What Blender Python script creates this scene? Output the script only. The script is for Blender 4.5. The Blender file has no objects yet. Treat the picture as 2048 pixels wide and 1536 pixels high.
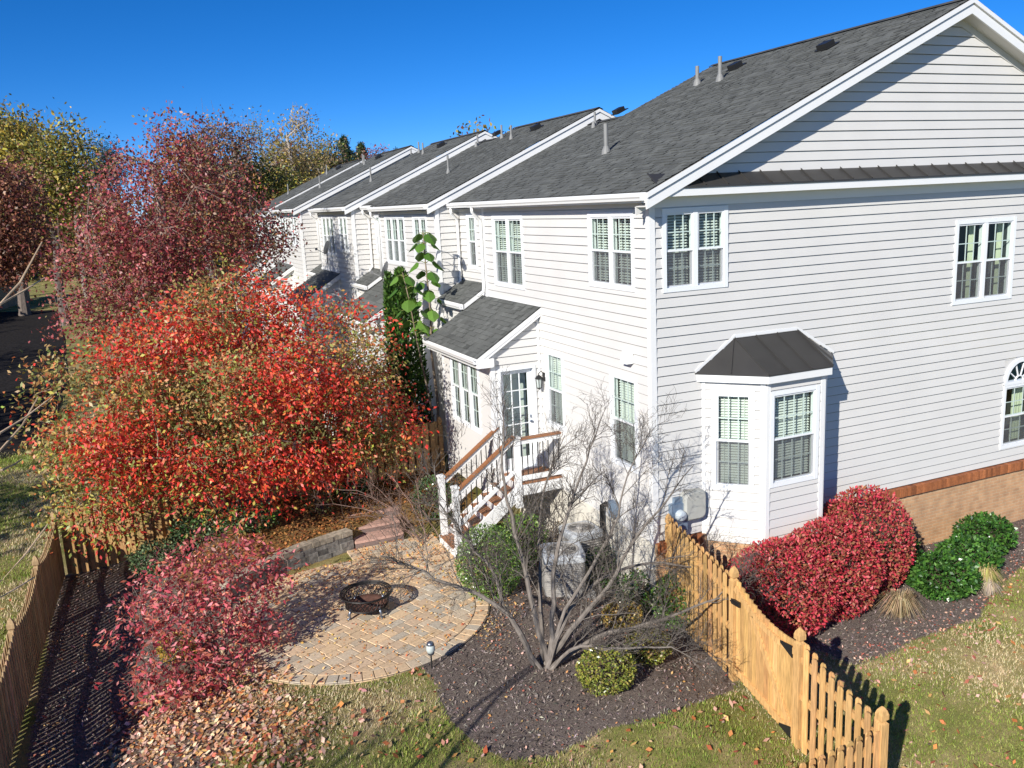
import bpy, math, random
import numpy as np
from mathutils import Vector, Matrix

# ------------------------------------------------------------------ scene, camera, sky, sun
sc = bpy.context.scene
COL = sc.collection
rng = np.random.default_rng(7)
random.seed(7)
PI = math.pi

CAM = np.array([-7.71982395, -12.10939974, 7.17798761])
YAW, PITCH, ROLL, FPX = 1.16551374, -0.20378048, -0.04746926, 1746.89288
_f = np.array([math.cos(PITCH) * math.cos(YAW), math.cos(PITCH) * math.sin(YAW), math.sin(PITCH)])
_r0 = np.array([math.sin(YAW), -math.cos(YAW), 0.0]); _u0 = np.cross(_r0, _f)
_r = math.cos(ROLL) * _r0 + math.sin(ROLL) * _u0
_u = -math.sin(ROLL) * _r0 + math.cos(ROLL) * _u0
cam = bpy.data.cameras.new("camera"); camo = bpy.data.objects.new("camera", cam); COL.objects.link(camo)
camo.matrix_world = Matrix(((_r[0], _u[0], -_f[0], CAM[0]), (_r[1], _u[1], -_f[1], CAM[1]), (_r[2], _u[2], -_f[2], CAM[2]), (0, 0, 0, 1)))
cam.sensor_width = 36.0; cam.lens = 36.0 * FPX / 2048.0
cam.clip_start = 0.1; cam.clip_end = 3000
sc.camera = camo

SUN_L = np.array([1.40, 1.0, -0.90]); SUN_L /= np.linalg.norm(SUN_L)      # the way sunlight travels
world = bpy.data.worlds.new("World"); sc.world = world; world.use_nodes = True
_nt = world.node_tree
_sky = _nt.nodes.new('ShaderNodeTexSky'); _sky.sky_type = 'NISHITA'; _sky.sun_disc = False
_sky.sun_elevation = math.asin(-SUN_L[2]); _sky.sun_rotation = math.atan2(-SUN_L[0], -SUN_L[1]) % (2 * PI)
_sky.altitude = 3000; _sky.air_density = 0.8; _sky.dust_density = 0.0; _sky.ozone_density = 8.0
_hs = _nt.nodes.new('ShaderNodeHueSaturation'); _hs.inputs['Saturation'].default_value = 1.16; _hs.inputs['Hue'].default_value = 0.503
_nt.links.new(_sky.outputs[0], _hs.inputs['Color'])
_nt.links.new(_hs.outputs[0], _nt.nodes['Background'].inputs[0])
_nt.nodes['Background'].inputs[1].default_value = 0.105
sun = bpy.data.lights.new("sun", 'SUN'); sun.energy = 5.0; sun.angle = math.radians(0.5); sun.color = (1.0, 0.955, 0.88)
suno = bpy.data.objects.new("sun", sun); COL.objects.link(suno)
suno.rotation_euler = Vector(SUN_L).to_track_quat('-Z', 'Y').to_euler()
sc.view_settings.view_transform = 'Standard'; sc.view_settings.look = 'None'
sc.view_settings.exposure = 0.36; sc.view_settings.gamma = 1.0
sc.render.engine = 'CYCLES'
sc.cycles.max_bounces = 6; sc.cycles.diffuse_bounces = 3; sc.cycles.glossy_bounces = 3
sc.cycles.transparent_max_bounces = 12; sc.cycles.transmission_bounces = 4

# ------------------------------------------------------------------ measuring helpers (photo pixels -> places in the yard)
def ray(u, v):
    return _f + (u - 1024) / FPX * _r - (v - 768) / FPX * _u
def on(u, v, ax, val):
    d = ray(u, v); return CAM + d * ((val - CAM[ax]) / d[ax])
def sstep(a, b, x):
    t = np.clip((x - a) / (b - a), 0, 1); return t * t * (3 - 2 * t)
def _softplus(x, k=0.4):
    return k * np.logaddexp(0, x / k)
def bed_mask(x, y):                               # the raised bed behind the stone wall
    line = np.interp(x, [-7.2, -6.4, -5.5, -4.9, -4.2, -3.2, -1.0], [4.4, 3.9, 4.4, 4.75, 4.98, 5.6, 5.6])
    return sstep(0.02, 0.30, y - line) * sstep(-8.0, -6.2, x)
def hgt(x, y):
    x = np.asarray(x, float); y = np.asarray(y, float)
    yard = 0.30 * sstep(-9.6, -6.8, x) * (1 - sstep(-1.6, 0.2, x))
    slope = -0.24 * _softplus(-(y + 2.2))
    slope = np.maximum(slope, -1.6)
    up = (0.36 + 0.09 * np.clip(y - 4.8, 0, 2.6)) * bed_mask(x, y) * (1 - 0.9 * sstep(8.5, 22, y)) * (1 - sstep(0.0, 0.5, x) * 1.0)
    far = 0.017 * np.maximum(y - 9, 0)
    return yard + slope + up + np.minimum(far, 1.4) - 0.02
def gp(u, v):
    z = 0.2
    for _ in range(25):
        P = on(u, v, 2, z); z = 0.6 * z + 0.4 * float(hgt(P[0], P[1]))
    return np.array([P[0], P[1], float(hgt(P[0], P[1]))])

# ------------------------------------------------------------------ materials
def mat_new(name):
    m = bpy.data.materials.new(name); m.use_nodes = True
    nt = m.node_tree; return m, nt, nt.nodes['Principled BSDF']
def nd(nt, typ, **kw):
    n = nt.nodes.new(typ)
    for k, v in kw.items(): setattr(n, k, v)
    return n
def plain(name, col, rough=0.5, metal=0.0, noise=0.0, scale=8.0, bump=0.0, bscale=60.0, spec=0.5, stretch=None):
    m, nt, b = mat_new(name)
    b.inputs['Roughness'].default_value = rough; b.inputs['Metallic'].default_value = metal
    b.inputs['Specular IOR Level'].default_value = spec
    b.inputs['Base Color'].default_value = (*col, 1)
    tc = nd(nt, 'ShaderNodeTexCoord'); mp = nd(nt, 'ShaderNodeMapping')
    nt.links.new(tc.outputs['Object'], mp.inputs['Vector'])
    if stretch: mp.inputs['Scale'].default_value = stretch
    if noise > 0:
        n = nd(nt, 'ShaderNodeTexNoise'); n.inputs['Scale'].default_value = scale; n.inputs['Detail'].default_value = 6
        nt.links.new(mp.outputs[0], n.inputs['Vector'])
        mr = nd(nt, 'ShaderNodeMapRange'); mr.inputs[1].default_value = 0.25; mr.inputs[2].default_value = 0.75
        mr.inputs[3].default_value = 1 - noise; mr.inputs[4].default_value = 1 + noise
        nt.links.new(n.outputs['Fac'], mr.inputs[0])
        vm = nd(nt, 'ShaderNodeVectorMath', operation='SCALE'); vm.inputs[0].default_value = col
        nt.links.new(mr.outputs[0], vm.inputs['Scale']); nt.links.new(vm.outputs[0], b.inputs['Base Color'])
    if bump > 0:
        n2 = nd(nt, 'ShaderNodeTexNoise'); n2.inputs['Scale'].default_value = bscale; n2.inputs['Detail'].default_value = 4
        nt.links.new(mp.outputs[0], n2.inputs['Vector'])
        bp = nd(nt, 'ShaderNodeBump'); bp.inputs['Strength'].default_value = bump; bp.inputs['Distance'].default_value = 0.01
        nt.links.new(n2.outputs['Fac'], bp.inputs['Height']); nt.links.new(bp.outputs[0], b.inputs['Normal'])
    return m
def attr_mat(name, rough=0.6, noise=0.12, scale=30.0, translucent=0.0, spec=0.4, stretch=None, bump=0.0, sat=1.0):
    """base colour is the piece's own colour, kept per vertex in 'Col', with fine mottling"""
    m, nt, b = mat_new(name)
    at = nd(nt, 'ShaderNodeAttribute', attribute_name='Col')
    tc = nd(nt, 'ShaderNodeTexCoord'); mp = nd(nt, 'ShaderNodeMapping')
    nt.links.new(tc.outputs['Object'], mp.inputs['Vector'])
    if stretch: mp.inputs['Scale'].default_value = stretch
    n = nd(nt, 'ShaderNodeTexNoise'); n.inputs['Scale'].default_value = scale; n.inputs['Detail'].default_value = 5
    nt.links.new(mp.outputs[0], n.inputs['Vector'])
    mr = nd(nt, 'ShaderNodeMapRange'); mr.inputs[1].default_value = 0.3; mr.inputs[2].default_value = 0.7
    mr.inputs[3].default_value = 1 - noise; mr.inputs[4].default_value = 1 + noise
    nt.links.new(n.outputs['Fac'], mr.inputs[0])
    vm = nd(nt, 'ShaderNodeVectorMath', operation='SCALE')
    nt.links.new(at.outputs['Color'], vm.inputs[0]); nt.links.new(mr.outputs[0], vm.inputs['Scale'])
    nt.links.new(vm.outputs[0], b.inputs['Base Color'])
    b.inputs['Roughness'].default_value = rough; b.inputs['Specular IOR Level'].default_value = spec
    if bump > 0:
        bp = nd(nt, 'ShaderNodeBump'); bp.inputs['Strength'].default_value = bump; bp.inputs['Distance'].default_value = 0.01
        nt.links.new(n.outputs['Fac'], bp.inputs['Height']); nt.links.new(bp.outputs[0], b.inputs['Normal'])
    if translucent > 0:
        tr = nd(nt, 'ShaderNodeBsdfTranslucent'); mx = nd(nt, 'ShaderNodeMixShader'); mx.inputs[0].default_value = translucent
        nt.links.new(vm.outputs[0], tr.inputs['Color'])
        out = nt.nodes['Material Output']
        nt.links.new(b.outputs[0], mx.inputs[1]); nt.links.new(tr.outputs[0], mx.inputs[2]); nt.links.new(mx.outputs[0], out.inputs['Surface'])
    return m
def glass_mat():
    m, nt, b = mat_new('window_glass'); out = nt.nodes['Material Output']
    tr = nd(nt, 'ShaderNodeBsdfTransparent'); tr.inputs[0].default_value = (0.83, 0.90, 0.86, 1)
    gl = nd(nt, 'ShaderNodeBsdfGlossy'); gl.inputs['Roughness'].default_value = 0.02
    fr0 = nd(nt, 'ShaderNodeLayerWeight'); pw = nd(nt, 'ShaderNodeMath', operation='POWER'); pw.inputs[1].default_value = 5.0; fr = nd(nt, 'ShaderNodeMath', operation='MULTIPLY_ADD'); fr.inputs[1].default_value = 0.93; fr.inputs[2].default_value = 0.05
    nt.links.new(fr0.outputs['Facing'], pw.inputs[0]); nt.links.new(pw.outputs[0], fr.inputs[0])
    mx = nd(nt, 'ShaderNodeMixShader')
    nt.links.new(fr.outputs[0], mx.inputs[0]); nt.links.new(tr.outputs[0], mx.inputs[1]); nt.links.new(gl.outputs[0], mx.inputs[2])
    nt.links.new(mx.outputs[0], out.inputs['Surface']); return m
def screen_mat():
    m, nt, b = mat_new('insect_screen'); out = nt.nodes['Material Output']
    b.inputs['Base Color'].default_value = (0.13, 0.13, 0.14, 1); b.inputs['Roughness'].default_value = 0.6
    tr = nd(nt, 'ShaderNodeBsdfTransparent'); mx = nd(nt, 'ShaderNodeMixShader'); mx.inputs[0].default_value = 0.42
    nt.links.new(tr.outputs[0], mx.inputs[1]); nt.links.new(b.outputs[0], mx.inputs[2]); nt.links.new(mx.outputs[0], out.inputs['Surface']); return m
def brick_mat(name, c1, c2, mortar, w, h, m=0.01, rot=None, rough=0.8):
    mt, nt, b = mat_new(name)
    tc = nd(nt, 'ShaderNodeTexCoord'); mp = nd(nt, 'ShaderNodeMapping')
    if rot: mp.inputs['Rotation'].default_value = rot
    br = nd(nt, 'ShaderNodeTexBrick'); br.inputs['Scale'].default_value = 1.0
    br.inputs['Brick Width'].default_value = w; br.inputs['Row Height'].default_value = h; br.inputs['Mortar Size'].default_value = m
    br.inputs['Mortar Smooth'].default_value = 0.2; br.inputs['Bias'].default_value = -0.1
    br.inputs['Color1'].default_value = (*c1, 1); br.inputs['Color2'].default_value = (*c2, 1); br.inputs['Mortar'].default_value = (*mortar, 1)
    n = nd(nt, 'ShaderNodeTexNoise'); n.inputs['Scale'].default_value = 5; n.inputs['Detail'].default_value = 8
    mix = nd(nt, 'ShaderNodeMixRGB', blend_type='OVERLAY'); mix.inputs[0].default_value = 0.45
    nt.links.new(tc.outputs['Object'], mp.inputs[0]); nt.links.new(mp.outputs[0], br.inputs[0]); nt.links.new(tc.outputs['Object'], n.inputs[0])
    nt.links.new(br.outputs['Color'], mix.inputs[1]); nt.links.new(n.outputs['Fac'], mix.inputs[2]); nt.links.new(mix.outputs[0], b.inputs['Base Color'])
    bp = nd(nt, 'ShaderNodeBump'); bp.inputs['Strength'].default_value = 0.6; bp.inputs['Distance'].default_value = 0.008; bp.invert = True
    nt.links.new(br.outputs['Fac'], bp.inputs['Height']); nt.links.new(bp.outputs[0], b.inputs['Normal'])
    b.inputs['Roughness'].default_value = rough; return mt

M = {}
M['siding'] = plain('vinyl_siding', (0.63, 0.615, 0.585), 0.42, noise=0.035, scale=1.3, spec=0.35)
M['trim'] = plain('white_trim', (0.78, 0.78, 0.765), 0.4, noise=0.02, scale=3)
M['sash'] = plain('white_vinyl', (0.80, 0.82, 0.83), 0.35)
M['cream'] = plain('cream_parging', (0.66, 0.62, 0.53), 0.8, noise=0.08, scale=4, bump=0.2)
M['soffit'] = plain('soffit', (0.62, 0.61, 0.58), 0.6)
M['shingle'] = attr_mat('asphalt_shingle', 0.95, 0.16, 60, spec=0.15, bump=0.5)
M['metal_roof'] = plain('dark_metal_roof', (0.042, 0.040, 0.038), 0.38, 0.0, noise=0.12, scale=2.5, spec=0.5)
M['glass'] = glass_mat(); M['screen'] = screen_mat()
M['blind'] = plain('blind_slats', (0.84, 0.85, 0.80), 0.5)
M['curtain'] = plain('curtain', (0.55, 0.58, 0.42), 0.8)
M['interior'] = plain('dark_room', (0.035, 0.04, 0.04), 0.9)
M['brick'] = brick_mat('tan_brick', (0.56, 0.32, 0.165), (0.47, 0.26, 0.135), (0.52, 0.37, 0.22), 0.203, 0.0677, 0.008, rot=(PI / 2, 0, 0))
M['rowlock'] = attr_mat('brown_brick', 0.75, 0.2, 25)
M['wood'] = attr_mat('cedar_boards', 0.75, 0.28, 9, stretch=(5, 5, 0.5), bump=0.25, spec=0.25)
M['deck_brown'] = plain('brown_decking', (0.30, 0.125, 0.05), 0.6, noise=0.25, scale=14, stretch=(1, 8, 8))
M['black'] = plain('black_metal', (0.018, 0.018, 0.018), 0.4)
M['iron'] = plain('dark_iron', (0.03, 0.028, 0.027), 0.45, 0.6, noise=0.3, scale=20)
M['steel'] = plain('worn_steel', (0.22, 0.25, 0.30), 0.35, 0.8)
M['rust'] = plain('rusty_bowl', (0.10, 0.045, 0.03), 0.8, noise=0.4, scale=15)
M['pipe'] = plain('grey_pipe', (0.22, 0.22, 0.21), 0.6, noise=0.1)
M['ac'] = plain('grey_cabinet', (0.36, 0.34, 0.31), 0.5, noise=0.06)
M['ac_top'] = plain('pale_cabinet_top', (0.50, 0.52, 0.53), 0.45)
M['ac_in'] = plain('fin_dark', (0.05, 0.05, 0.05), 0.6)
M['meter'] = plain('blue_grey_metal', (0.20, 0.27, 0.36), 0.35, 0.3)
M['meter_glass'] = plain('meter_dome', (0.45, 0.50, 0.53), 0.08)
M['grey_box'] = plain('grey_plastic', (0.40, 0.40, 0.36), 0.6, noise=0.08)
M['dish'] = plain('dish_grey', (0.35, 0.35, 0.35), 0.5)
M['stone'] = attr_mat('wall_block', 0.9, 0.35, 14, bump=0.6, spec=0.2)
M['paver'] = attr_mat('paver', 0.85, 0.16, 22, bump=0.25, spec=0.2)
M['bark'] = attr_mat('bark', 0.9, 0.3, 18, stretch=(1, 1, 0.35), bump=0.5, spec=0.2)
M['leaf'] = attr_mat('leaf', 0.45, 0.10, 20, translucent=0.22, spec=0.4)
M['leaf_gloss'] = attr_mat('glossy_leaf', 0.28, 0.10, 20, translucent=0.12, spec=0.55)
M['litter'] = attr_mat('dry_leaf', 0.7, 0.15, 20, translucent=0.12, spec=0.2)
M['chips'] = attr_mat('bark_chip', 0.9, 0.2, 20, spec=0.15)
M['grass'] = attr_mat('grass_blade', 0.6, 0.1, 10, translucent=0.25, spec=0.25)
M['asphalt'] = plain('asphalt', (0.035, 0.035, 0.036), 0.9, noise=0.35, scale=40, bump=0.6, bscale=220)
M['slope'] = plain('shade_darkened_bark', (0.022, 0.019, 0.017), 0.95, noise=0.75, scale=9, bump=1.0, bscale=30, spec=0.1)  # bark toned near black: carries shade that the open sky would lift
M['lamp_glass'] = plain('lamp_glass', (0.5, 0.55, 0.52), 0.1)
M['pebble'] = plain('concrete_pad', (0.35, 0.34, 0.32), 0.9, noise=0.15, scale=20)

def ground_mat():
    m, nt, b = mat_new('ground_cover')
    at = nd(nt, 'ShaderNodeAttribute', attribute_name='Col')      # r: mulch, g: leaf-stained soil
    sep = nd(nt, 'ShaderNodeSeparateColor'); nt.links.new(at.outputs['Color'], sep.inputs[0])
    tc = nd(nt, 'ShaderNodeTexCoord')
    def noise(s, d=6, r=0.6):
        n = nd(nt, 'ShaderNodeTexNoise'); n.inputs['Scale'].default_value = s; n.inputs['Detail'].default_value = d; n.inputs['Roughness'].default_value = r
        nt.links.new(tc.outputs['Object'], n.inputs['Vector']); return n
    def ramp(src, stops):
        r = nd(nt, 'ShaderNodeValToRGB'); e = r.color_ramp.elements
        e[0].position, e[0].color = stops[0][0], (*stops[0][1], 1); e[1].position, e[1].color = stops[-1][0], (*stops[-1][1], 1)
        for p, c in stops[1:-1]:
            x = e.new(p); x.color = (*c, 1)
        nt.links.new(src, r.inputs[0]); return r
    n1, n2, n3, n4 = noise(0.9), noise(9), noise(60, 8, 0.75), noise(150, 4)
    gr = ramp(n1.outputs['Fac'], [(0.32, (0.13, 0.16, 0.035)), (0.5, (0.26, 0.235, 0.085)), (0.66, (0.42, 0.32, 0.17))])
    gf = ramp(n3.outputs['Fac'], [(0.3, (0.25, 0.25, 0.25)), (0.7, (0.85, 0.85, 0.8))])
    g = nd(nt, 'ShaderNodeMixRGB', blend_type='OVERLAY'); g.inputs[0].default_value = 0.75
    nt.links.new(gr.outputs[0], g.inputs[1]); nt.links.new(gf.outputs[0], g.inputs[2])
    mu = ramp(n3.outputs['Fac'], [(0.32, (0.05, 0.04, 0.034)), (0.52, (0.20, 0.16, 0.135)), (0.72, (0.40, 0.33, 0.28))])
    ad = nd(nt, 'ShaderNodeMath', operation='ADD'); sb = nd(nt, 'ShaderNodeMath', operation='MULTIPLY_ADD')
    sb.inputs[1].default_value = 0.9; sb.inputs[2].default_value = -0.45; nt.links.new(n2.outputs['Fac'], sb.inputs[0])
    nt.links.new(sep.outputs[0], ad.inputs[0]); nt.links.new(sb.outputs[0], ad.inputs[1])
    st = nd(nt, 'ShaderNodeMapRange', interpolation_type='SMOOTHSTEP'); st.inputs[1].default_value = 0.42; st.inputs[2].default_value = 0.58
    nt.links.new(ad.outputs[0], st.inputs[0])
    mix = nd(nt, 'ShaderNodeMixRGB'); nt.links.new(st.outputs[0], mix.inputs[0]); nt.links.new(g.outputs[0], mix.inputs[1]); nt.links.new(mu.outputs[0], mix.inputs[2])
    so = ramp(n3.outputs['Fac'], [(0.3, (0.07, 0.035, 0.018)), (0.5, (0.20, 0.095, 0.04)), (0.7, (0.42, 0.22, 0.10))])
    mix2 = nd(nt, 'ShaderNodeMixRGB'); nt.links.new(sep.outputs[1], mix2.inputs[0]); nt.links.new(mix.outputs[0], mix2.inputs[1]); nt.links.new(so.outputs[0], mix2.inputs[2])
    nt.links.new(mix2.outputs[0], b.inputs['Base Color']); b.inputs['Roughness'].default_value = 0.95; b.inputs['Specular IOR Level'].default_value = 0.1
    bp = nd(nt, 'ShaderNodeBump'); bp.inputs['Strength'].default_value = 0.9; bp.inputs['Distance'].default_value = 0.03
    nt.links.new(n3.outputs['Fac'], bp.inputs['Height']); nt.links.new(bp.outputs[0], b.inputs['Normal'])
    return m
M['ground'] = ground_mat()

# ------------------------------------------------------------------ mesh builder
class MB:
    def __init__(s): s.V = []; s.F = []; s.C = []; s.n = 0
    def add(s, verts, faces, col=None):
        verts = np.asarray(verts, float); k = len(verts)
        s.V.append(verts); s.F.extend([tuple(i + s.n for i in f) for f in faces]); s.n += k
        c = np.ones((k, 3)) if col is None else np.broadcast_to(np.asarray(col, float), (k, 3))
        s.C.append(c)
    def quad(s, a, b, c, d, col=None): s.add([a, b, c, d], [(0, 1, 2, 3)], col)
    def prism(s, p, ax, ay, az, col=None):
        """box with corner p and edge vectors ax, ay, az"""
        p, ax, ay, az = (np.asarray(q, float) for q in (p, ax, ay, az))
        v = [p, p + ax, p + ax + ay, p + ay, p + az, p + ax + az, p + ax + ay + az, p + ay + az]
        f = [(0, 3, 2, 1), (4, 5, 6, 7), (0, 1, 5, 4), (1, 2, 6, 5), (2, 3, 7, 6), (3, 0, 4, 7)]
        if np.dot(np.cross(ax, ay), az) < 0: f = [q[::-1] for q in f]
        s.add(v, f, col)
    def box(s, x0, x1, y0, y1, z0, z1, col=None): s.prism((x0, y0, z0), (x1 - x0, 0, 0), (0, y1 - y0, 0), (0, 0, z1 - z0), col)
    def beam(s, a, b, w, h, up=(0, 0, 1), col=None):
        """bar from a to b, w wide sideways, h tall, centred"""
        a, b = np.asarray(a, float), np.asarray(b, float); d = b - a; d /= np.linalg.norm(d)
        sd = np.cross(d, up); sd /= np.linalg.norm(sd) + 1e-12; uu = np.cross(sd, d)
        s.prism(a - sd * w / 2 - uu * h / 2, b - a, sd * w, uu * h, col)
    def tube(s, pts, rad, n=6, col=None, cap=True):
        pts = np.asarray(pts, float); k = len(pts); rad = np.broadcast_to(np.asarray(rad, float), (k,))
        t = np.gradient(pts, axis=0); t /= np.linalg.norm(t, axis=1)[:, None] + 1e-12
        ref = np.array([0.31, 0.87, 0.38]) if abs(t[0] @ np.array([0.31, 0.87, 0.38])) < 0.9 else np.array([1.0, 0, 0])
        a = np.cross(t, ref); a /= np.linalg.norm(a, axis=1)[:, None] + 1e-12; b = np.cross(t, a)
        th = np.arange(n) * 2 * PI / n
        ring = pts[:, None] + rad[:, None, None] * (np.cos(th)[None, :, None] * a[:, None] + np.sin(th)[None, :, None] * b[:, None])
        f = [(i * n + j, i * n + (j + 1) % n, (i + 1) * n + (j + 1) % n, (i + 1) * n + j) for i in range(k - 1) for j in range(n)]
        if cap: f += [tuple(range(n))[::-1], tuple(range((k - 1) * n, k * n))]
        s.add(ring.reshape(-1, 3), f, col)
    def lathe(s, c, prof, n=20, col=None):
        th = np.arange(n) * 2 * PI / n; v = []
        for r, z in prof: v += [(c[0] + r * math.cos(a), c[1] + r * math.sin(a), c[2] + z) for a in th]
        f = [(i * n + j, i * n + (j + 1) % n, (i + 1) * n + (j + 1) % n, (i + 1) * n + j) for i in range(len(prof) - 1) for j in range(n)]
        s.add(v, f, col)
    def build(s, name, mat, parent=None, smooth=False):
        V = np.concatenate(s.V) if s.V else np.zeros((0, 3)); C = np.concatenate(s.C) if s.C else np.zeros((0, 3))
        o0 = np.array(world_loc(parent))
        me = bpy.data.meshes.new(name); me.from_pydata((V - o0).tolist(), [], s.F)
        return finish(me, name, mat, C, parent, smooth)
ROOT_LOC = {}
def world_loc(o):
    p = (0.0, 0.0, 0.0)
    while o is not None:
        p = tuple(np.add(p, o.location)); o = o.parent
    return p
def finish(me, name, mat, C, parent, smooth=False):
    if C is not None and len(C):
        at = me.color_attributes.new('Col', 'FLOAT_COLOR', 'POINT')
        at.data.foreach_set('color', np.hstack([C, np.ones((len(C), 1))]).astype(np.float32).ravel())
    if smooth: me.polygons.foreach_set('use_smooth', np.ones(len(me.polygons), bool))
    me.materials.append(mat); me.update()
    o = bpy.data.objects.new(name, me); COL.objects.link(o)
    if parent is not None: o.parent = parent
    return o
def quads_mesh(name, Q, C, mat, parent=None):
    """Q: N x 4 x 3 corner points, C: N x 3 colours -> one mesh"""
    N = len(Q); V = Q.reshape(-1, 3) - np.array(world_loc(parent))
    me = bpy.data.meshes.new(name)
    me.vertices.add(4 * N); me.vertices.foreach_set('co', V.astype(np.float32).ravel())
    me.loops.add(4 * N); me.loops.foreach_set('vertex_index', np.arange(4 * N, dtype=np.int32))
    me.polygons.add(N); me.polygons.foreach_set('loop_start', np.arange(0, 4 * N, 4, dtype=np.int32))
    try: me.polygons.foreach_set('loop_total', np.full(N, 4, np.int32))
    except Exception: pass
    me.update(calc_edges=True); me.validate()
    return finish(me, name, mat, np.repeat(C, 4, axis=0), parent)
def thing(name, label, cat, loc=(0, 0, 0), group=None):
    o = bpy.data.objects.new(name, None); COL.objects.link(o); o.location = tuple(float(q) for q in loc); o.empty_display_size = 0.2
    return tag(o, label, cat, group)
def tag(o, label, cat, group=None):
    o['label'] = label; o['category'] = cat
    if group: o['group'] = group
    return o
def kind(o, k): o['kind'] = k; return o
def unit(v): v = np.asarray(v, float); return v / (np.linalg.norm(v) + 1e-12)

# ------------------------------------------------------------------ terrain
def in_poly(x, y, poly):
    poly = np.asarray(poly)[:, :2]; r = np.zeros(np.shape(x), bool); j = len(poly) - 1
    for i in range(len(poly)):
        xi, yi = poly[i]; xj, yj = poly[j]
        c = ((yi > y) != (yj > y)) & (x < (xj - xi) * (y - yi) / (yj - yi + 1e-12) + xi); r ^= c; j = i
    return r
def px_poly(pts): return np.array([gp(u, v)[:2] for u, v in pts])
PAT_C, PAT_R, PAT_Z = np.array([-4.80, 2.08]), 2.33, 0.315
MULCH_MID = np.vstack([px_poly([(845, 1338), (872, 1380), (900, 1440), (950, 1490), (1010, 1522), (1110, 1512), (1200, 1462), (1300, 1438), (1400, 1408), (1480, 1375)]),
                       [(-0.1, -2.6), (-0.05, 0), (0.02, 4.3), (-1.1, 4.4), (-2.6, 4.4), (-4.8, 2.0)]])
MULCH_SIDE = np.vstack([px_poly([(1560, 1290), (1640, 1300), (1700, 1330), (1790, 1300), (1880, 1262), (1960, 1235), (1985, 1185), (2048, 1128)]), [(13, -1.6), (13, 0.05), (-0.2, 0.05), (-0.2, -2.3)]])
MULCH_FENCE = np.array([(-9.85, -5), (-9.85, 7.4), (-6.2, 7.4), (-6.2, 4.2), (-6.9, 2.6), (-7.2, 1.0), (-7.0, 0.1), (-6.6, -0.3), (-6.9, -0.9), (-7.6, -1.2), (-8.2, -2.0), (-8.4, -5)])
BED = np.array([(-7.6, 4.5), (-6.4, 3.95), (-5.5, 4.45), (-4.2, 5.05), (-3.2, 5.6), (-1.1, 5.6), (-1.1, 7.4), (-7.6, 7.4)])
LITTER = px_poly([(235, 1536), (265, 1400), (330, 1345), (430, 1320), (545, 1345), (585, 1400), (640, 1450), (600, 1536)])
def soft(x, y, poly, d=0.12):
    s = np.zeros(np.shape(x)); k = 0
    for dx in (-d, 0, d):
        for dy in (-d, 0, d): s += in_poly(x + dx, y + dy, poly); k += 1
    return s / k
xs = np.concatenate([[-900, -500, -250, -150, -100, -70, -50, -38, -30, -25, -21, -18, -16, -14.5, -13.4, -12.6], np.arange(-12, 13.01, 0.125), [14, 16, 20, 26, 35, 50, 80, 130, 250, 500, 900]])
ys = np.concatenate([[-60, -30, -18, -13, -11, -9.5], np.arange(-8.5, 9.51, 0.125), [10, 10.6, 11.3, 12, 13, 14.5, 16, 18, 20, 23, 26, 30, 35, 40, 46, 53, 62, 75, 95, 120, 160, 230, 350, 600, 1000]])
gx, gy = np.meshgrid(xs, ys); gz = hgt(gx, gy) + 0.012 * np.sin(gx * 3.1 + np.sin(gy * 2.3)) * np.sin(gy * 2.7)
nx, ny = len(xs), len(ys)
idx = np.arange(nx * ny).reshape(ny, nx)
faces = np.stack([idx[:-1, :-1], idx[:-1, 1:], idx[1:, 1:], idx[1:, :-1]], -1).reshape(-1, 4)
mulch = np.maximum.reduce([soft(gx, gy, MULCH_MID), soft(gx, gy, MULCH_SIDE), soft(gx, gy, MULCH_FENCE)])
soil = np.maximum(soft(gx, gy, BED) * 0.75, soft(gx, gy, LITTER, 0.3) * 0.55)
me = bpy.data.meshes.new('ground'); me.from_pydata(np.stack([gx, gy, gz], -1).reshape(-1, 3).tolist(), [], faces.tolist())
ground = finish(me, 'ground', M['ground'], np.stack([mulch, soil, 0 * soil], -1).reshape(-1, 3), None, True)
kind(ground, 'structure')
# mulch slope beyond the left fence, tree shade put into its near-black colour
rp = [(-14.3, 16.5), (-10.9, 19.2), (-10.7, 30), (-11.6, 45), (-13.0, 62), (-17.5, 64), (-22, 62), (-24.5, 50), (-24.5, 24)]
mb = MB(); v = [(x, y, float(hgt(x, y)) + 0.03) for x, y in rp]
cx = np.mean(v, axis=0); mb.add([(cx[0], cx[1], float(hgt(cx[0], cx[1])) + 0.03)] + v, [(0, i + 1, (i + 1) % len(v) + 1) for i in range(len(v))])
kind(mb.build('shade_darkened_slope', M['slope']), 'structure')

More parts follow.
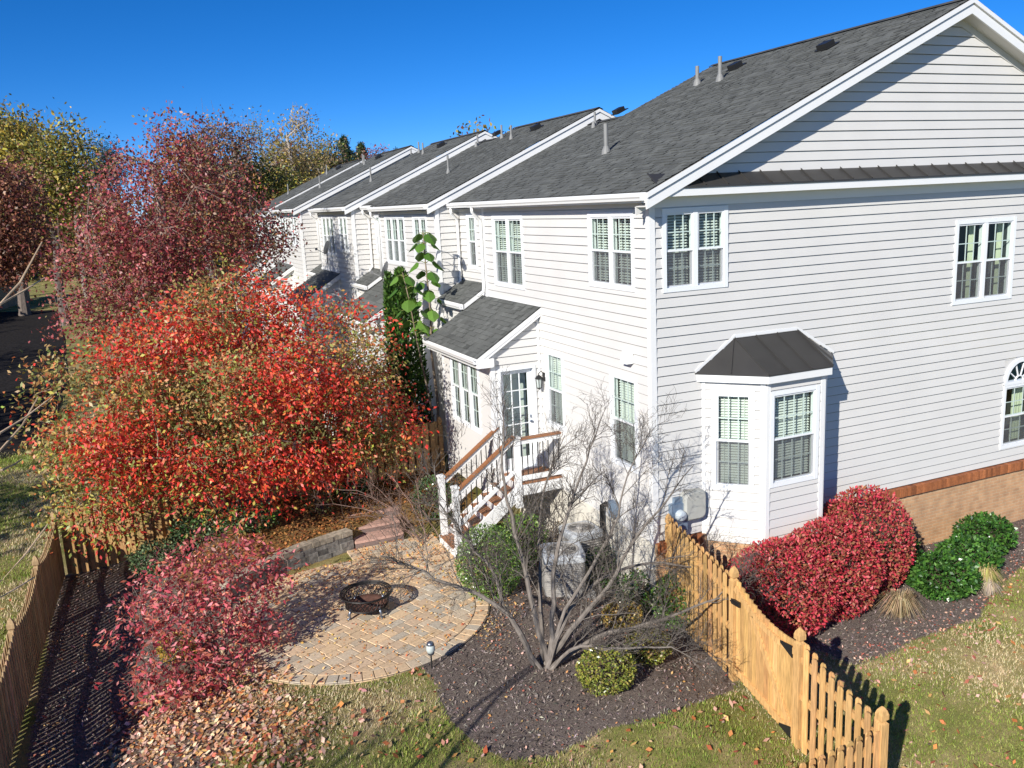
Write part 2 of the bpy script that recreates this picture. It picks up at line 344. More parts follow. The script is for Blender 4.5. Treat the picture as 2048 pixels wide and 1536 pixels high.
# ------------------------------------------------------------------ siding, shingles, windows
EXP = 0.16256; ZREF = 6.85
def subtract(lo, hi, cuts):
    segs = [(lo, hi)]
    for a, b in cuts:
        n = []
        for s, e in segs:
            if b <= s or a >= e: n.append((s, e)); continue
            if a > s: n.append((s, a))
            if b < e: n.append((b, e))
        segs = n
    return [q for q in segs if q[1] - q[0] > 1e-4]
def siding(mb, O, U, N, u0, u1, z0, z1, openings=(), ulim=None):
    O, U, N = np.asarray(O, float), np.asarray(U, float), np.asarray(N, float); Z = np.array([0, 0, 1.0])
    flip = np.dot(np.cross(U, Z), N) < 0
    def q(a, b, c, d):
        mb.add([a, b, c, d] if not flip else [d, c, b, a], [(0, 1, 2, 3)])
    k0 = int(math.floor((z0 - ZREF) / EXP)) ; k1 = int(math.ceil((z1 - ZREF) / EXP))
    for k in range(k0, k1):
        cb, ct = ZREF + k * EXP, ZREF + (k + 1) * EXP
        zb, zt = max(cb, z0), min(ct, z1)
        if zt - zb < 1e-4: continue
        cutz = sorted({zb, zt} | {z for o in openings for z in (o[2], o[3]) if zb < z < zt})
        for za, zc in zip(cutz[:-1], cutz[1:]):
            zm = (za + zc) / 2
            segs = subtract(u0, u1, [(o[0], o[1]) for o in openings if o[2] < zm < o[3]])
            zc = zc - 0.014 if abs(zc - ct) < 1e-6 else zc
            off = lambda z: 0.001 + 0.026 * (ct - z) / EXP
            for s, e in segs:
                sa, ea, sb, eb = s, e, s, e
                if ulim:
                    l0, h0 = ulim(za); l1, h1 = ulim(zc)
                    sa, ea, sb, eb = max(s, l0), min(e, h0), max(s, l1), min(e, h1)
                    if ea - sa < 1e-3: continue
                    if eb < sb: sb = eb = (sb + eb) / 2
                P = lambda u, z, o: O + U * u + Z * z + N * o
                q(P(sa, za, off(za)), P(ea, za, off(za)), P(eb, zc, off(zc)), P(sb, zc, off(zc)))
                if zc > ct - 0.02: q(P(sb, zc - .004, -0.034), P(eb, zc - .004, -0.034), P(eb, ct + .002, -0.034), P(sb, ct + .002, -0.034))
                if abs(za - cb) < 1e-6: q(P(sa, za, -0.035), P(ea, za, -0.035), P(ea, za, off(za)), P(sa, za, off(za)))
def shingles(mb, O, U, V, w, l, exposure=0.125, tab=(0.10, 0.26), base=(0.118, 0.122, 0.114), seed=1, thick=0.011):
    """laminated shingle courses over the rectangle O + u*U (0..w) + v*V (0..l), V pointing up the slope"""
    rg = np.random.default_rng(seed); O, U, V = (np.asarray(q, float) for q in (O, U, V)); N = np.cross(U, V); N /= np.linalg.norm(N)
    if N[2] < 0: N = -N
    base = np.asarray(base)
    Q = []; C = []
    nc = int(math.ceil(l / exposure))
    for i in range(nc):
        v0, v1 = i * exposure, min((i + 1) * exposure, l); u = 0.0
        tone = rg.normal(1, 0.03)
        while u < w - 1e-3:
            du = min(rg.uniform(*tab), w - u); h = thick * (0.55 + 0.9 * (rg.random() < 0.5)) * rg.uniform(0.85, 1.15); c = base * tone * max(0.6, rg.normal(1, 0.11))
            g = 0.003
            a, b = O + U * (u + g) + V * v0 + N * h, O + U * (u + du - g) + V * v0 + N * h
            cq, d = O + U * (u + du - g) + V * v1 + N * 0.004, O + U * (u + g) + V * v1 + N * 0.004
            Q.append([a, b, cq, d]); C.append(c)
            a2, b2 = O + U * (u + g) + V * v0 - N * 0.002, O + U * (u + du - g) + V * v0 - N * 0.002
            Q.append([a2, b2, b, a]); C.append(c * 0.8)
            u += du
    for q, c in zip(Q, C): mb.add(q, [(0, 1, 2, 3)], c)
    mb.add([O - N * .01, O + U * w - N * .01, O + U * w + V * l - N * .01, O + V * l - N * .01], [(0, 1, 2, 3)], base * 0.8)

def window(parent, O, U, N, u0, u1, z0, z1, units=2, blind=0.0, grid=(3, 2), curtain=None, screen=True, slim=False, casing=0.075, name='window', open_frac=0.0):
    """a double hung window set in the wall plane O + u*U, facing N; u0..z1 is the outside of its casing"""
    O, U, N = np.asarray(O, float), np.asarray(U, float), np.asarray(N, float); Z = np.array([0, 0, 1.0])
    P = lambda u, z, o: O + U * u + Z * z + N * o
    fr = MB(); pane = MB(); bl = MB(); scn = MB(); rm = MB(); cu = MB()
    def bar(a, b, c, d, o0, o1, mbx=fr):   # u a..b, z c..d, depth o0..o1
        mbx.prism(P(a, c, o0), U * (b - a), Z * (d - c), N * (o1 - o0))
    k = casing
    bar(u0, u0 + k, z0, z1, -0.10, 0.034); bar(u1 - k, u1, z0, z1, -0.10, 0.034)
    bar(u0 + k, u1 - k, z1 - k, z1, -0.10, 0.032); bar(u0 + k, u1 - k, z0, z0 + k, -0.10, 0.032)
    iu0, iu1, iz0, iz1 = u0 + k, u1 - k, z0 + k, z1 - k
    mw = 0.085; cw = (iu1 - iu0 - mw * (units - 1)) / units; zm = (iz0 + iz1) / 2
    for i in range(units):
        a = iu0 + i * (cw + mw); b = a + cw
        if i: bar(a - mw, a, iz0, iz1, -0.10, 0.028)
        s = 0.032
        for lo, hi, o in ((zm - 0.02, iz1, 0.012), (iz0, zm + 0.02, -0.018)):
            bar(a, a + s, lo, hi, o - 0.028, o); bar(b - s, b, lo, hi, o - 0.028, o)
            bar(a + s, b - s, hi - s, hi, o - 0.028, o - 0.001); bar(a + s, b - s, lo, lo + s, o - 0.028, o - 0.001)
            pq = [P(a + s, lo + s, o - 0.012), P(b - s, lo + s, o - 0.012), P(b - s, hi - s, o - 0.012), P(a + s, hi - s, o - 0.012)]
            pane.add(pq if np.dot(np.cross(U, Z), N) > 0 else pq[::-1], [(0, 1, 2, 3)])
            if not slim:
                g = 0.009
                for c in range(1, grid[0]):
                    uu = a + s + (b - a - 2 * s) * c / grid[0]; bar(uu - g, uu + g, lo + s, hi - s, o - 0.024, o - 0.0125)
                for c in range(1, grid[1]):
                    zz = lo + s + (hi - lo - 2 * s) * c / grid[1]; bar(a + s, b - s, zz - g, zz + g, o - 0.0245, o - 0.0130)
        if screen: scn.quad(P(a + 0.012, iz0 + 0.02, 0.004), P(b - 0.012, iz0 + 0.02, 0.004), P(b - 0.012, zm - 0.022, 0.004), P(a + 0.012, zm - 0.022, 0.004))
        if blind:
            nb = int((iz1 - iz0) / 0.047); tilt = math.radians(blind)
            for j in range(nb):
                zz = iz1 - 0.03 - j * 0.047; d = 0.044
                c0 = P(a + 0.01, zz, -0.135)
                dv = N * (d * math.cos(tilt)) - Z * (d * math.sin(tilt))
                bl.prism(c0 - dv / 2, U * (cw - 0.02), dv, Z * 0.003)
            for f_ in (0.2, 0.8): bar(a + cw * f_ - .004, a + cw * f_ + .004, iz0, iz1, -0.108, -0.104, bl)
        if curtain:
            for (f0, f1) in curtain:
                n = 9; uu = np.linspace(a + (b - a) * f0, a + (b - a) * f1, n)
                for t in range(n - 1):
                    o_a, o_b = -0.22 + 0.02 * (t % 2), -0.22 + 0.02 * ((t + 1) % 2)
                    cu.quad(P(uu[t], iz0, o_a), P(uu[t + 1], iz0, o_b), P(uu[t + 1], iz1, o_b), P(uu[t], iz1, o_a))
    d0, d1 = -0.10, -0.85
    rm.quad(P(iu0, iz0, d1), P(iu1, iz0, d1), P(iu1, iz1, d1), P(iu0, iz1, d1))
    for (a, c, b, d) in ((iu0, iz0, iu0, iz1), (iu1, iz0, iu1, iz1), (iu0, iz0, iu1, iz0), (iu0, iz1, iu1, iz1)):
        rm.quad(P(a, c, d0), P(b, d, d0), P(b, d, d1), P(a, c, d1))
    w = fr.build(name, M['sash'], parent)
    pane.build('pane', M['glass'], w); rm.build('room', M['interior'], w)
    if screen: scn.build('insect_screen', M['screen'], w)
    if blind: bl.build('blind', M['blind'], w)
    if curtain: cu.build('curtain', M['curtain'], w)
    return w

def gutter(parent, x, y0, y1, z, name='gutter', out=-1):
    """K-style gutter along Y hanging on a fascia at x"""
    mb = MB(); s = out
    prof = [(0, 0.0), (0.075 * s, 0.0), (0.085 * s, 0.035), (0.105 * s, 0.06), (0.108 * s, 0.105), (0.095 * s, 0.115), (0.095 * s, 0.10), (0.012 * s, 0.02), (0, 0.115)]
    v = [(x + a, y0, z + b) for a, b in prof] + [(x + a, y1, z + b) for a, b in prof]; n = len(prof)
    mb.add(v, [(i, (i + 1) % n, n + (i + 1) % n, n + i) for i in range(n)] + [tuple(range(n)), tuple(range(n, 2 * n))[::-1]])
    return mb.build(name, M['trim'], parent)
def downspout(parent, pts, w=0.06, h=0.075):
    mb = MB(); pts = [np.asarray(p, float) for p in pts]
    mb.tube(pts, [w * 0.62] * len(pts), 8); return mb.build('downspout', M['trim'], parent, True)
def seams(mb, p0, p1, q0, q1, n, h=0.025, w=0.02):
    """standing seams between edge p0-p1 (bottom) and q0-q1 (top)"""
    p0, p1, q0, q1 = (np.asarray(a, float) for a in (p0, p1, q0, q1))
    nn = unit(np.cross(p1 - p0, q0 - p0));
    if nn[2] < 0: nn = -nn
    for i in range(n + 1):
        t = i / n; a, b = p0 + (p1 - p0) * t, q0 + (q1 - q0) * t
        mb.beam(a + nn * h / 2, b + nn * h / 2, w, h, up=nn)

# ------------------------------------------------------------------ the end house
X_, Y_, Z_ = np.eye(3)
SLOPE = 0.456
house = thing('end_townhouse', 'nearest white townhouse with the wide side gable and black roofed bay window', 'house', (0, 0, 0))
YW, YN, XD = 7.1, -0.35, 13.08
RX = 6.54
def wall(parent, *a, **k):
    mb = MB(); siding(mb, *a, **k); return mb.build('wall', M['siding'], parent)
wA, wB = (4.90, 6.55, 5.35, 6.92), (0.46, 2.02, 5.63, 6.95)
w1, w2 = (3.21, 4.02, 2.58, 4.20), (0.44, 1.36, 2.45, 4.16)
wall(house, (0, 0, 0), Y_, -X_, 0.0, YW, 1.33, 7.12, [wA, wB, w1, w2, (4.28, 7.2, 1.0, 4.98)])
wC, wD, wE = (0.22, 1.51, 5.63, 6.98), (6.83, 8.49, 4.84, 6.46), (8.46, 9.46, 1.67, 3.05)
wall(house, (0, 0, 0), X_, -Y_, 0.0, XD, 1.36, 7.14, [wC, wD, (8.46, 9.46, 1.67, 3.56), (1.0, 3.74, 1.0, 4.35)])
wall(house, (0, -0.004, 0), X_, -Y_, 0.0, XD, 7.42, 10.08, [], ulim=lambda z: (RX - (10.08 - z) / SLOPE, RX + (10.08 - z) / SLOPE))
wall(house, (0, YW, 0), X_, Y_, 0.0, 0.6, 1.33, 7.12)
# corner posts
for (x, y, z0) in ((-0.03, -0.03, 1.30), (-0.03, YW - 0.07, 1.33)):
    mb = MB(); mb.box(x, x + 0.11, y, y + 0.11, z0, 7.13); mb.build('corner_trim', M['trim'], house)
window(house, (0, 0, 0), Y_, -X_, *wA, units=2, blind=35, curtain=None)
window(house, (0, 0, 0), Y_, -X_, *wB, units=2, blind=35)
window(house, (0, 0, 0), Y_, -X_, *w1, units=1, blind=35)
window(house, (0, 0, 0), Y_, -X_, *w2, units=1, blind=35)
window(house, (0, 0, 0), X_, -Y_, *wC, units=2, blind=35)
window(house, (0, 0, 0), X_, -Y_, *wD, units=2, curtain=[(0.80, 1.0)])
# arched window: double hung below, half round fan light above
wn = window(house, (0, 0, 0), X_, -Y_, *wE, units=1, curtain=[(0.6, 1.0)])
mb = MB(); gl = MB(); cx, zs, R1, R0 = 8.96, 3.07, 0.5, 0.42
ang = np.linspace(0, PI, 25)
def arc_band(mbx, r0, r1, o0, o1, c=(8.96, 3.07)):
    for a, b in zip(ang[:-1], ang[1:]):
        p = lambda r, t, o: np.array([c[0] + r * math.cos(t), o, c[1] + r * math.sin(t)])
        A, B, C_, D = p(r0, a, o1), p(r1, a, o1), p(r1, b, o1), p(r0, b, o1)
        A2, B2, C2, D2 = p(r0, a, o0), p(r1, a, o0), p(r1, b, o0), p(r0, b, o0)
        mbx.add([A, B, C_, D, A2, B2, C2, D2], [(0, 1, 2, 3), (1, 5, 6, 2), (0, 3, 7, 4)])
arc_band(mb, R0, R1, 0.08, -0.042); arc_band(mb, 0.11, 0.13, 0.03, 0.0)
mb.box(cx - R1, cx + R1, -0.04, 0.08, zs - 0.04, zs + 0.03)
for t in (PI * .2, PI * .4, PI * .6, PI * .8):
    mb.beam((cx + .12 * math.cos(t), 0.02, zs + .12 * math.sin(t)), (cx + .43 * math.cos(t), 0.02, zs + .43 * math.sin(t)), 0.02, 0.02, up=(0, 1, 0))
fan = mb.build('fan_light', M['sash'], house)
gl.add([(cx, 0.03, zs)] + [(cx + R0 * math.cos(t), 0.03, zs + R0 * math.sin(t)) for t in ang], [(0, i + 1, i + 2) for i in range(len(ang) - 1)]); gl.build('pane', M['glass'], fan)
mb = MB(); mb.quad((cx - R1, .7, zs), (cx + R1, .7, zs), (cx + R1, .7, zs + R1), (cx - R1, .7, zs + R1)); mb.build('room', M['interior'], fan)
mb = MB()   # siding closes round the arch
for s in (-1, 1):
    pts = [(cx + s * R1 * math.cos(t), 0.0, zs + R1 * math.sin(t)) for t in np.linspace(0, PI / 2, 14)] + [(cx + s * R1, 0.0, zs + R1)]
    mb.add(pts, [tuple(range(len(pts)))] if s < 0 else [tuple(range(len(pts)))[::-1]])
mb.build('wall', M['siding'], house)

# main roof: rear slope shingled, front slope, ridge, rakes, eave
eX, eZ = -0.27, 7.26; rZ = eZ + SLOPE * (RX - eX); sl = math.hypot(1, SLOPE); Vr = np.array([1, 0, SLOPE]) / sl
def ridge_roof(parent, y0, y1, ex, ez, rx, front, seed, fine=True):
    rz = ez + SLOPE * (rx - ex); mb = MB(); L = math.hypot(rx - ex, rz - ez)
    kw = {} if fine else dict(exposure=0.20, tab=(0.3, 0.6))
    shingles(mb, (ex, y0, ez), Y_, Vr, y1 - y0, L, seed=seed, **kw)
    V2 = np.array([-1, 0, SLOPE]) / sl; L2 = L if front is None else front
    o2 = np.array([rx, y0, rz]) - V2 * L2
    shingles(mb, o2, Y_, V2, y1 - y0, L2, exposure=0.3, tab=(0.5, 1.0), seed=seed + 1)
    n = int((y1 - y0) / 0.2)
    for i in range(n):
        a = y0 + (y1 - y0) * i / n; b = y0 + (y1 - y0) * (i + 1) / n; c = np.array((0.075, 0.076, 0.075)) * rng.uniform(.7, 1.2)
        for V in (Vr, V2):
            P0 = np.array([rx, a, rz + 0.035]); mb.add([P0, P0 + Y_ * (b - a), P0 + Y_ * (b - a) - V * 0.15, P0 - V * 0.15], [(0, 1, 2, 3)], c)
    return mb.build('roof', M['shingle'], parent)
roof = ridge_roof(house, YN, YW + 0.12, eX, eZ, RX, None, 11)
def rakes(parent, y, ex, ez, rx, front=True, two=True):
    """white rake boards up both sides of a gable end at y (board faces -Y)"""
    mb = MB(); rz = ez + SLOPE * (rx - ex)
    for s in ((1, -1) if front else (1,)):
        a = np.array([rx - s * (rx - ex + 0.0), y, ez]); b = np.array([rx, y, rz])
        dn = np.array([0, 0, -1.0])
        p0, p1 = (a, b)
        def plank(t0, t1, yo0, yo1):
            q0, q1 = p0 + dn * t0, p1 + dn * t0
            mb.prism(q0 + Y_ * yo0, q1 - q0, Y_ * (yo1 - yo0), dn * (t1 - t0))
        plank(0.02, 0.095, -0.035, 0.02); plank(0.115, 0.27, -0.005, 0.03)
        if two: plank(0.095, 0.115, 0.012, 0.03)
    return mb.build('rake_board', M['trim'], parent)
rakes(house, YN, eX, eZ, RX)
# raked soffit under the gable overhang
mb = MB()
for s in (1, -1):
    a = np.array([RX - s * (RX - eX), YN + 0.03, eZ - 0.235]); b = np.array([RX, YN + 0.03, rZ - 0.235]); mb.add([a, b, b + Y_ * 0.29, a + Y_ * 0.34], [(0, 1, 2, 3)])
    mb.prism(a + np.array([0, 0.285, 0]), b - a, Y_ * 0.03, -Z_ * 0.13)
mb.build('soffit', M['soffit'], house)
mb = MB(); mb.box(eX + 0.03, 0, YN + .02, YW + 0.1, 7.10, 7.125); mb.build('soffit', M['soffit'], house)
mb = MB(); mb.box(eX, eX + 0.028, YN + .03, YW + 0.1, 7.09, 7.25); mb.build('fascia', M['trim'], house)
gutter(house, eX - 0.002, YN + 0.05, YW + 0.1, 7.125)
downspout(house, [(-0.33, 6.98, 7.12), (-0.32, 7.0, 7.02), (-0.12, 7.10, 6.86), (-0.075, 7.12, 6.78), (-0.075, 7.12, 5.28), (-0.10, 7.12, 5.16), (-0.24, 7.12, 5.08)])
# black pent roof over the side wall
mb = MB(); PX0, PX1 = 0.02, 13.1
p0, p1, q0, q1 = (PX0 - .05, -0.33, 7.315), (PX1, -0.33, 7.315), (PX0 - .05, -0.0, 7.53), (PX1, -0.0, 7.53)
mb.quad(p0, p1, q1, q0); mb.box(PX0 - .05, PX1, -0.345, -0.315, 7.285, 7.315); seams(mb, p0, p1, q0, q1, 30, 0.022, 0.016)
pent = mb.build('pent_roof', M['metal_roof'], house)
mb = MB(); mb.box(-0.20, PX1, -0.325, -0.298, 7.165, 7.285); mb.prism((-0.265, -0.331, 7.05), (0.55, 0, 0.25), (0, 0.03, 0), (0, 0, 0.14)); mb.build('fascia', M['trim'], pent)
mb = MB(); mb.box(-0.2, PX1, -0.30, 0.0, 7.165, 7.18); mb.build('soffit', M['soffit'], pent)
mb = MB(); mb.box(0.08, PX1, -0.02, -0.028, 7.0, 7.166); mb.build('frieze_board', M['trim'], house)
# brick base with a standing course of brown bricks
mb = MB(); mb.box(3.72, XD, -0.045, 0.05, -0.8, 1.17); mb.box(0.02, 1.06, -0.045, 0.05, -0.8, 1.17); brick = mb.build('brick_base', M['brick'], house)
mb = MB()
for a, b in ((3.74, XD), (0.0, 1.02)):
    n = int((b - a) / 0.0745)
    for i in range(n):
        t = a + i * 0.0745; c = np.array((0.33, 0.115, 0.042)) * rng.normal(1, 0.16)
        mb.box(t + 0.005, t + 0.0695, -0.105 + rng.normal(0, .002), 0.03, 1.155, 1.335 + rng.normal(0, .001), c)
    mb.box(a, b, -0.095, 0.03, 1.15, 1.325, (0.45, 0.30, 0.17))
mb.build('brick_ledge', M['rowlock'], brick)
mb = MB(); mb.box(-0.012, 0.05, -0.02, 7.1, -0.2, 1.332); mb.build('foundation', M['cream'], house)

# bay window
BD = 0.75; c0, c1, c2, c3 = np.array([1.0, 0, 0]), np.array([1.74, -BD, 0]), np.array([2.99, -BD, 0]), np.array([3.73, 0, 0])
mb = MB(); BZ0, BZ1 = 1.20, 4.10
faces_ = [(c0, c1), (c1, c2), (c2, c3)]; wins = {0: (0.17, 0.88, 2.16, 3.92), 1: (0.08, 1.13, 2.22, 3.90), 2: (0.17, 0.88, 2.16, 3.92)}
for i, (a, b) in enumerate(faces_):
    U = unit(b - a); N = np.array([U[1], -U[0], 0]); siding(mb, a, U, N, 0.0, np.linalg.norm(b - a), BZ0, BZ1, [wins[i]])
bay = mb.build('bay_window', M['siding'], house)
for i, (a, b) in enumerate(faces_):
    U = unit(b - a); N = np.array([U[1], -U[0], 0])
    window(bay, a, U, N, *wins[i], units=1, blind=35, grid=((3, 2) if i != 1 else (4, 2)), name='window_frame')
mb = MB()
for c, a1, a2 in ((c1, c0, c2), (c2, c1, c3)):
    for o in (a1, a2):
        d = unit(o - c); n = np.array([-d[1], d[0], 0]); n = n if n @ (c - np.array([2.37, 0, 0])) > 0 else -n
        mb.prism(c + n * 0.002 + Z_ * BZ0, d * 0.085, n * 0.027, Z_ * (BZ1 - BZ0))
for c, o in ((c0, c1), (c3, c2)):
    d = unit(o - c); n = np.array([-d[1], d[0], 0]); n = n if n @ (c - np.array([2.37, 1, 0])) > 0 else -n
    mb.prism(c + n * 0.002 + Z_ * BZ0, d * 0.06, n * 0.027, Z_ * (BZ1 - BZ0))
mb.build('corner_trim', M['trim'], bay)
ov = 0.13
e0, e1, e2, e3 = np.array([0.86, 0, 0]), np.array([1.69, -BD - ov, 0]), np.array([3.04, -BD - ov, 0]), np.array([3.87, 0, 0])
mb = MB(); ring = [e0, e1, e2, e3]
mb.add([p + Z_ * 4.07 for p in ring] + [p + Z_ * 4.205 for p in ring], [(0, 1, 5, 4), (1, 2, 6, 5), (2, 3, 7, 6), (3, 2, 1, 0)]); mb.build('fascia', M['trim'], bay)
t0, t1 = np.array([1.66, 0, 4.74]), np.array([3.03, 0, 4.74]); zr = 4.215
mb = MB(); E = [p + Z_ * zr + (p - np.array([2.37, 0, 0])) * 0.012 for p in ring]
mb.add([E[0], E[1], t0], [(0, 1, 2)]); mb.quad(E[1], E[2], t1, t0); mb.add([E[2], E[3], t1], [(0, 1, 2)])
mb.add(E + [p - Z_ * 0.018 for p in E], [(0, 4, 5, 1), (1, 5, 6, 2), (2, 6, 7, 3)])
for a, b in ((E[1], t0), (E[2], t1), ((E[0] + E[1]) / 2, t0), ((E[2] + E[3]) / 2, t1), (E[1] + (E[2] - E[1]) / 3, t0 + (t1 - t0) / 3), (E[1] + (E[2] - E[1]) * 2 / 3, t0 + (t1 - t0) * 2 / 3)):
    mb.beam(a + Z_ * .012, b + Z_ * .012, 0.016, 0.03)
mb.build('bay_roof', M['metal_roof'], bay)
mb = MB()
for a, b in ((E[0], t0), (t0, t1), (t1, E[3])): mb.beam(a + np.array([0, -0.02, .03]), b + np.array([0, -0.02, .03]), 0.02, 0.05)
mb.build('flashing', M['trim'], bay)
mb = MB(); ii = [np.array([1.04, 0, 0]), np.array([1.76, -BD + .03, 0]), np.array([2.97, -BD + .03, 0]), np.array([3.70, 0, 0])]
mb.add([p + Z_ * -0.8 for p in ii] + [p + Z_ * 1.2 for p in ii], [(0, 1, 5, 4), (1, 2, 6, 5), (2, 3, 7, 6), (4, 5, 6, 7)]); mb.build('brick_base', M['brick'], bay)

# sunroom with its lean-to roof and the back door
def sunroom(parent, y0, y1, xq, detail=True, zf=1.55):
    """room against the rear wall at x = xq, from y0 to y1"""
    xs_ = xq - 1.13; ey = y0 - 0.13; eyb = y1 + 0.10
    mb = MB(); wz = (2.30, 3.98); dd = (0.13, 0.99, 1.60, 3.84)
    wins_ = [(.72, 1.32), (1.30, 1.90), (1.88, 2.48)]
    op = [(wins_[0][0], wins_[2][1], *wz)]
    siding(mb, (xs_, y0, 0), Y_, -X_, 0, y1 - y0, 1.0, 4.22, op)
    sl_ = (5.03 - 4.22) / 1.13
    siding(mb, (xs_, y0, 0), X_, -Y_, 0, 1.13, 1.0, 5.0, [dd] if detail else [], ulim=lambda z: (max(0.0, (z - 4.22) / sl_), 1.13))
    siding(mb, (xs_, y1, 0), X_, Y_, 0, 1.13, 1.0, 5.0, [], ulim=lambda z: (max(0.0, (z - 4.22) / sl_), 1.13))
    mb.build('wall', M['siding'], parent)
    for y in (y0 - 0.026, y1 - 0.074):
        mb = MB(); mb.box(xs_ - 0.026, xs_ + 0.07, y, y + 0.10, 0.9, 4.2); mb.build('corner_trim', M['trim'], parent)
    mb = MB(); mb.box(xs_ + 1.06, xs_ + 1.11, y0 - 0.03, y0 + 0.02, 1.6, 5.0); mb.build('corner_trim', M['trim'], parent)
    mb = MB(); ex_, ez_ = xs_ - 0.36, 4.13; V = unit((0 + xq - ex_, 0, 5.06 - ez_)); L = math.hypot(xq - ex_, 5.06 - ez_)
    shingles(mb, (ex_, ey, ez_), Y_, V, eyb - ey, L, seed=21, **({} if detail else dict(exposure=.2, tab=(.3, .6)))); rf = mb.build('sunroom_roof', M['shingle'], parent)
    mb = MB()
    for y in (ey, eyb - 0.03):
        a = np.array([ex_, y, ez_ - 0.02]); b = np.array([xq, y, 5.06 - 0.02]); mb.prism(a - Z_ * 0.10, b - a, Y_ * 0.03, Z_ * 0.10); mb.prism(a - Z_ * 0.17 + Y_ * (0.012 if y == ey else -0.0), b - a, Y_ * 0.018, Z_ * 0.068)
    mb.prism((ex_ + 0.02, ey + .001, 3.93), (0.36, 0, 0), (0, 0.12, 0), (0, 0, 0.17))
    mb.box(ex_ + 0.02, xs_, ey, eyb, 3.915, 3.93); mb.box(xq - 0.035, xq - 0.022, ey, eyb, 5.06, 5.13); mb.build('rake_board', M['trim'], rf)
    gutter(rf, ex_ + 0.02, ey + 0.01, eyb - 0.01, 4.01)
    for i, (a, b) in enumerate(wins_): window(parent, (xs_, y0, 0), Y_, -X_, a, b, *wz, units=1, blind=0, screen=False, casing=0.05, curtain=[(0.0, 0.25)] if i != 1 else None)
    if detail:
        u0, u1, z0, z1 = dd
        P = lambda u, z, o: np.array([xs_ + u, y0 - o, z])
        fr = MB(); k = 0.06
        def bar(a, b, c, d, o0, o1, m_=fr): m_.prism(P(a, c, o0), X_ * (b - a), Z_ * (d - c), np.array([0, -(o1 - o0), 0]))
        bar(u0, u0 + k, z0, z1, -0.12, 0.035); bar(u1 - k, u1, z0, z1, -0.12, 0.035); bar(u0 + k, u1 - k, z1 - k, z1, -0.12, 0.033)
        bar(u0 + k, u1 - k, z0, z0 + 0.04, -0.14, 0.03)
        a, b, lo, hi = u0 + k, u1 - k, z0 + 0.04, z1 - k; s = 0.095
        bar(a, a + s, lo, hi, -0.11, -0.07); bar(b - s, b, lo, hi, -0.11, -0.07); bar(a + s, b - s, lo, lo + 0.22, -0.11, -0.071); bar(a + s, b - s, hi - s, hi, -0.11, -0.071)
        for c in (1, 2): bar(a + s + (b - a - 2 * s) * c / 3 - .01, a + s + (b - a - 2 * s) * c / 3 + .01, lo + .22, hi - s, -0.098, -0.078)
        for c in range(1, 5): zz = lo + .22 + (hi - s - lo - .22) * c / 5; bar(a + s, b - s, zz - .01, zz + .01, -0.0975, -0.0785)
        door = fr.build('door', M['sash'], parent)
        g = MB(); g.quad(P(a + s, lo + .22, -.09), P(b - s, lo + .22, -.09), P(b - s, hi - s, -.09), P(a + s, hi - s, -.09)); g.build('pane', M['glass'], door)
        g = MB(); g.quad(P(a, lo, -.4), P(b, lo, -.4), P(b, hi, -.4), P(a, hi, -.4)); g.build('curtain', M['blind'], door)
        g = MB(); hz = lo + 0.98
        g.lathe((0, 0, 0), [(0.0, 0.0), (0.028, 0.0), (0.028, 0.012), (0.012, 0.03), (0.03, 0.045), (0.03, 0.06), (0.0, 0.07)], 12)
        V = np.concatenate(g.V); V2 = np.stack([xs_ + b - 0.05 + V[:, 0], y0 + 0.07 - V[:, 2], hz + V[:, 1]], 1); g.V = [np.vstack([V2])]
        g.box(xs_ + b - 0.065, xs_ + b - 0.035, y0 + 0.055, y0 + 0.071, hz + 0.08, hz + 0.14); g.build('door_handle', M['steel'], door)
    return rf
sunroom(house, 4.30, 7.33, 0.0)
# wall lantern beside the door, on the rear wall edge
mb = MB(); lx, ly, lz = -0.14, 4.12, 3.52
mb.box(-0.03, -0.0, ly - .06, ly + .06, lz - .02, lz + .16); mb.tube([(-0.02, ly, lz + .12), (-0.08, ly, lz + .2), (lx, ly, lz + .16), (lx, ly, lz + .1)], 0.011, 6)
mb.lathe((lx, ly, lz), [(0.0, 0.13), (0.02, 0.12), (0.085, 0.06), (0.085, 0.045), (0.0, 0.05)], 10); mb.lathe((lx, ly, lz), [(0.0, -0.2), (0.02, -0.18), (0.06, -0.155), (0.06, -0.14), (0, -0.14)], 10)
for t in range(6):
    c, s_ = math.cos(t * PI / 3), math.sin(t * PI / 3); mb.tube([(lx + .075 * c, ly + .075 * s_, lz + .05), (lx + .055 * c, ly + .055 * s_, lz - .15)], 0.006, 5)
lan = mb.build('wall_lantern', M['black'], house)
mb = MB(); mb.lathe((lx, ly, lz), [(0.0, -0.14), (0.045, -0.14), (0.06, 0.045), (0, 0.045)], 10); mb.build('lamp_glass', M['lamp_glass'], lan)
# dryer hood on the rear wall
mb = MB(); mb.add([(-.02, .55, 4.40), (-.02, .78, 4.40), (-.02, .78, 4.60), (-.02, .55, 4.60), (-.15, .55, 4.40), (-.15, .78, 4.40), (-.10, .78, 4.60), (-.10, .55, 4.60)], [(0, 1, 2, 3), (4, 7, 6, 5), (3, 2, 6, 7), (0, 3, 7, 4), (1, 5, 6, 2), (0, 4, 5, 1)]); mb.build('vent_hood', M['trim'], house)
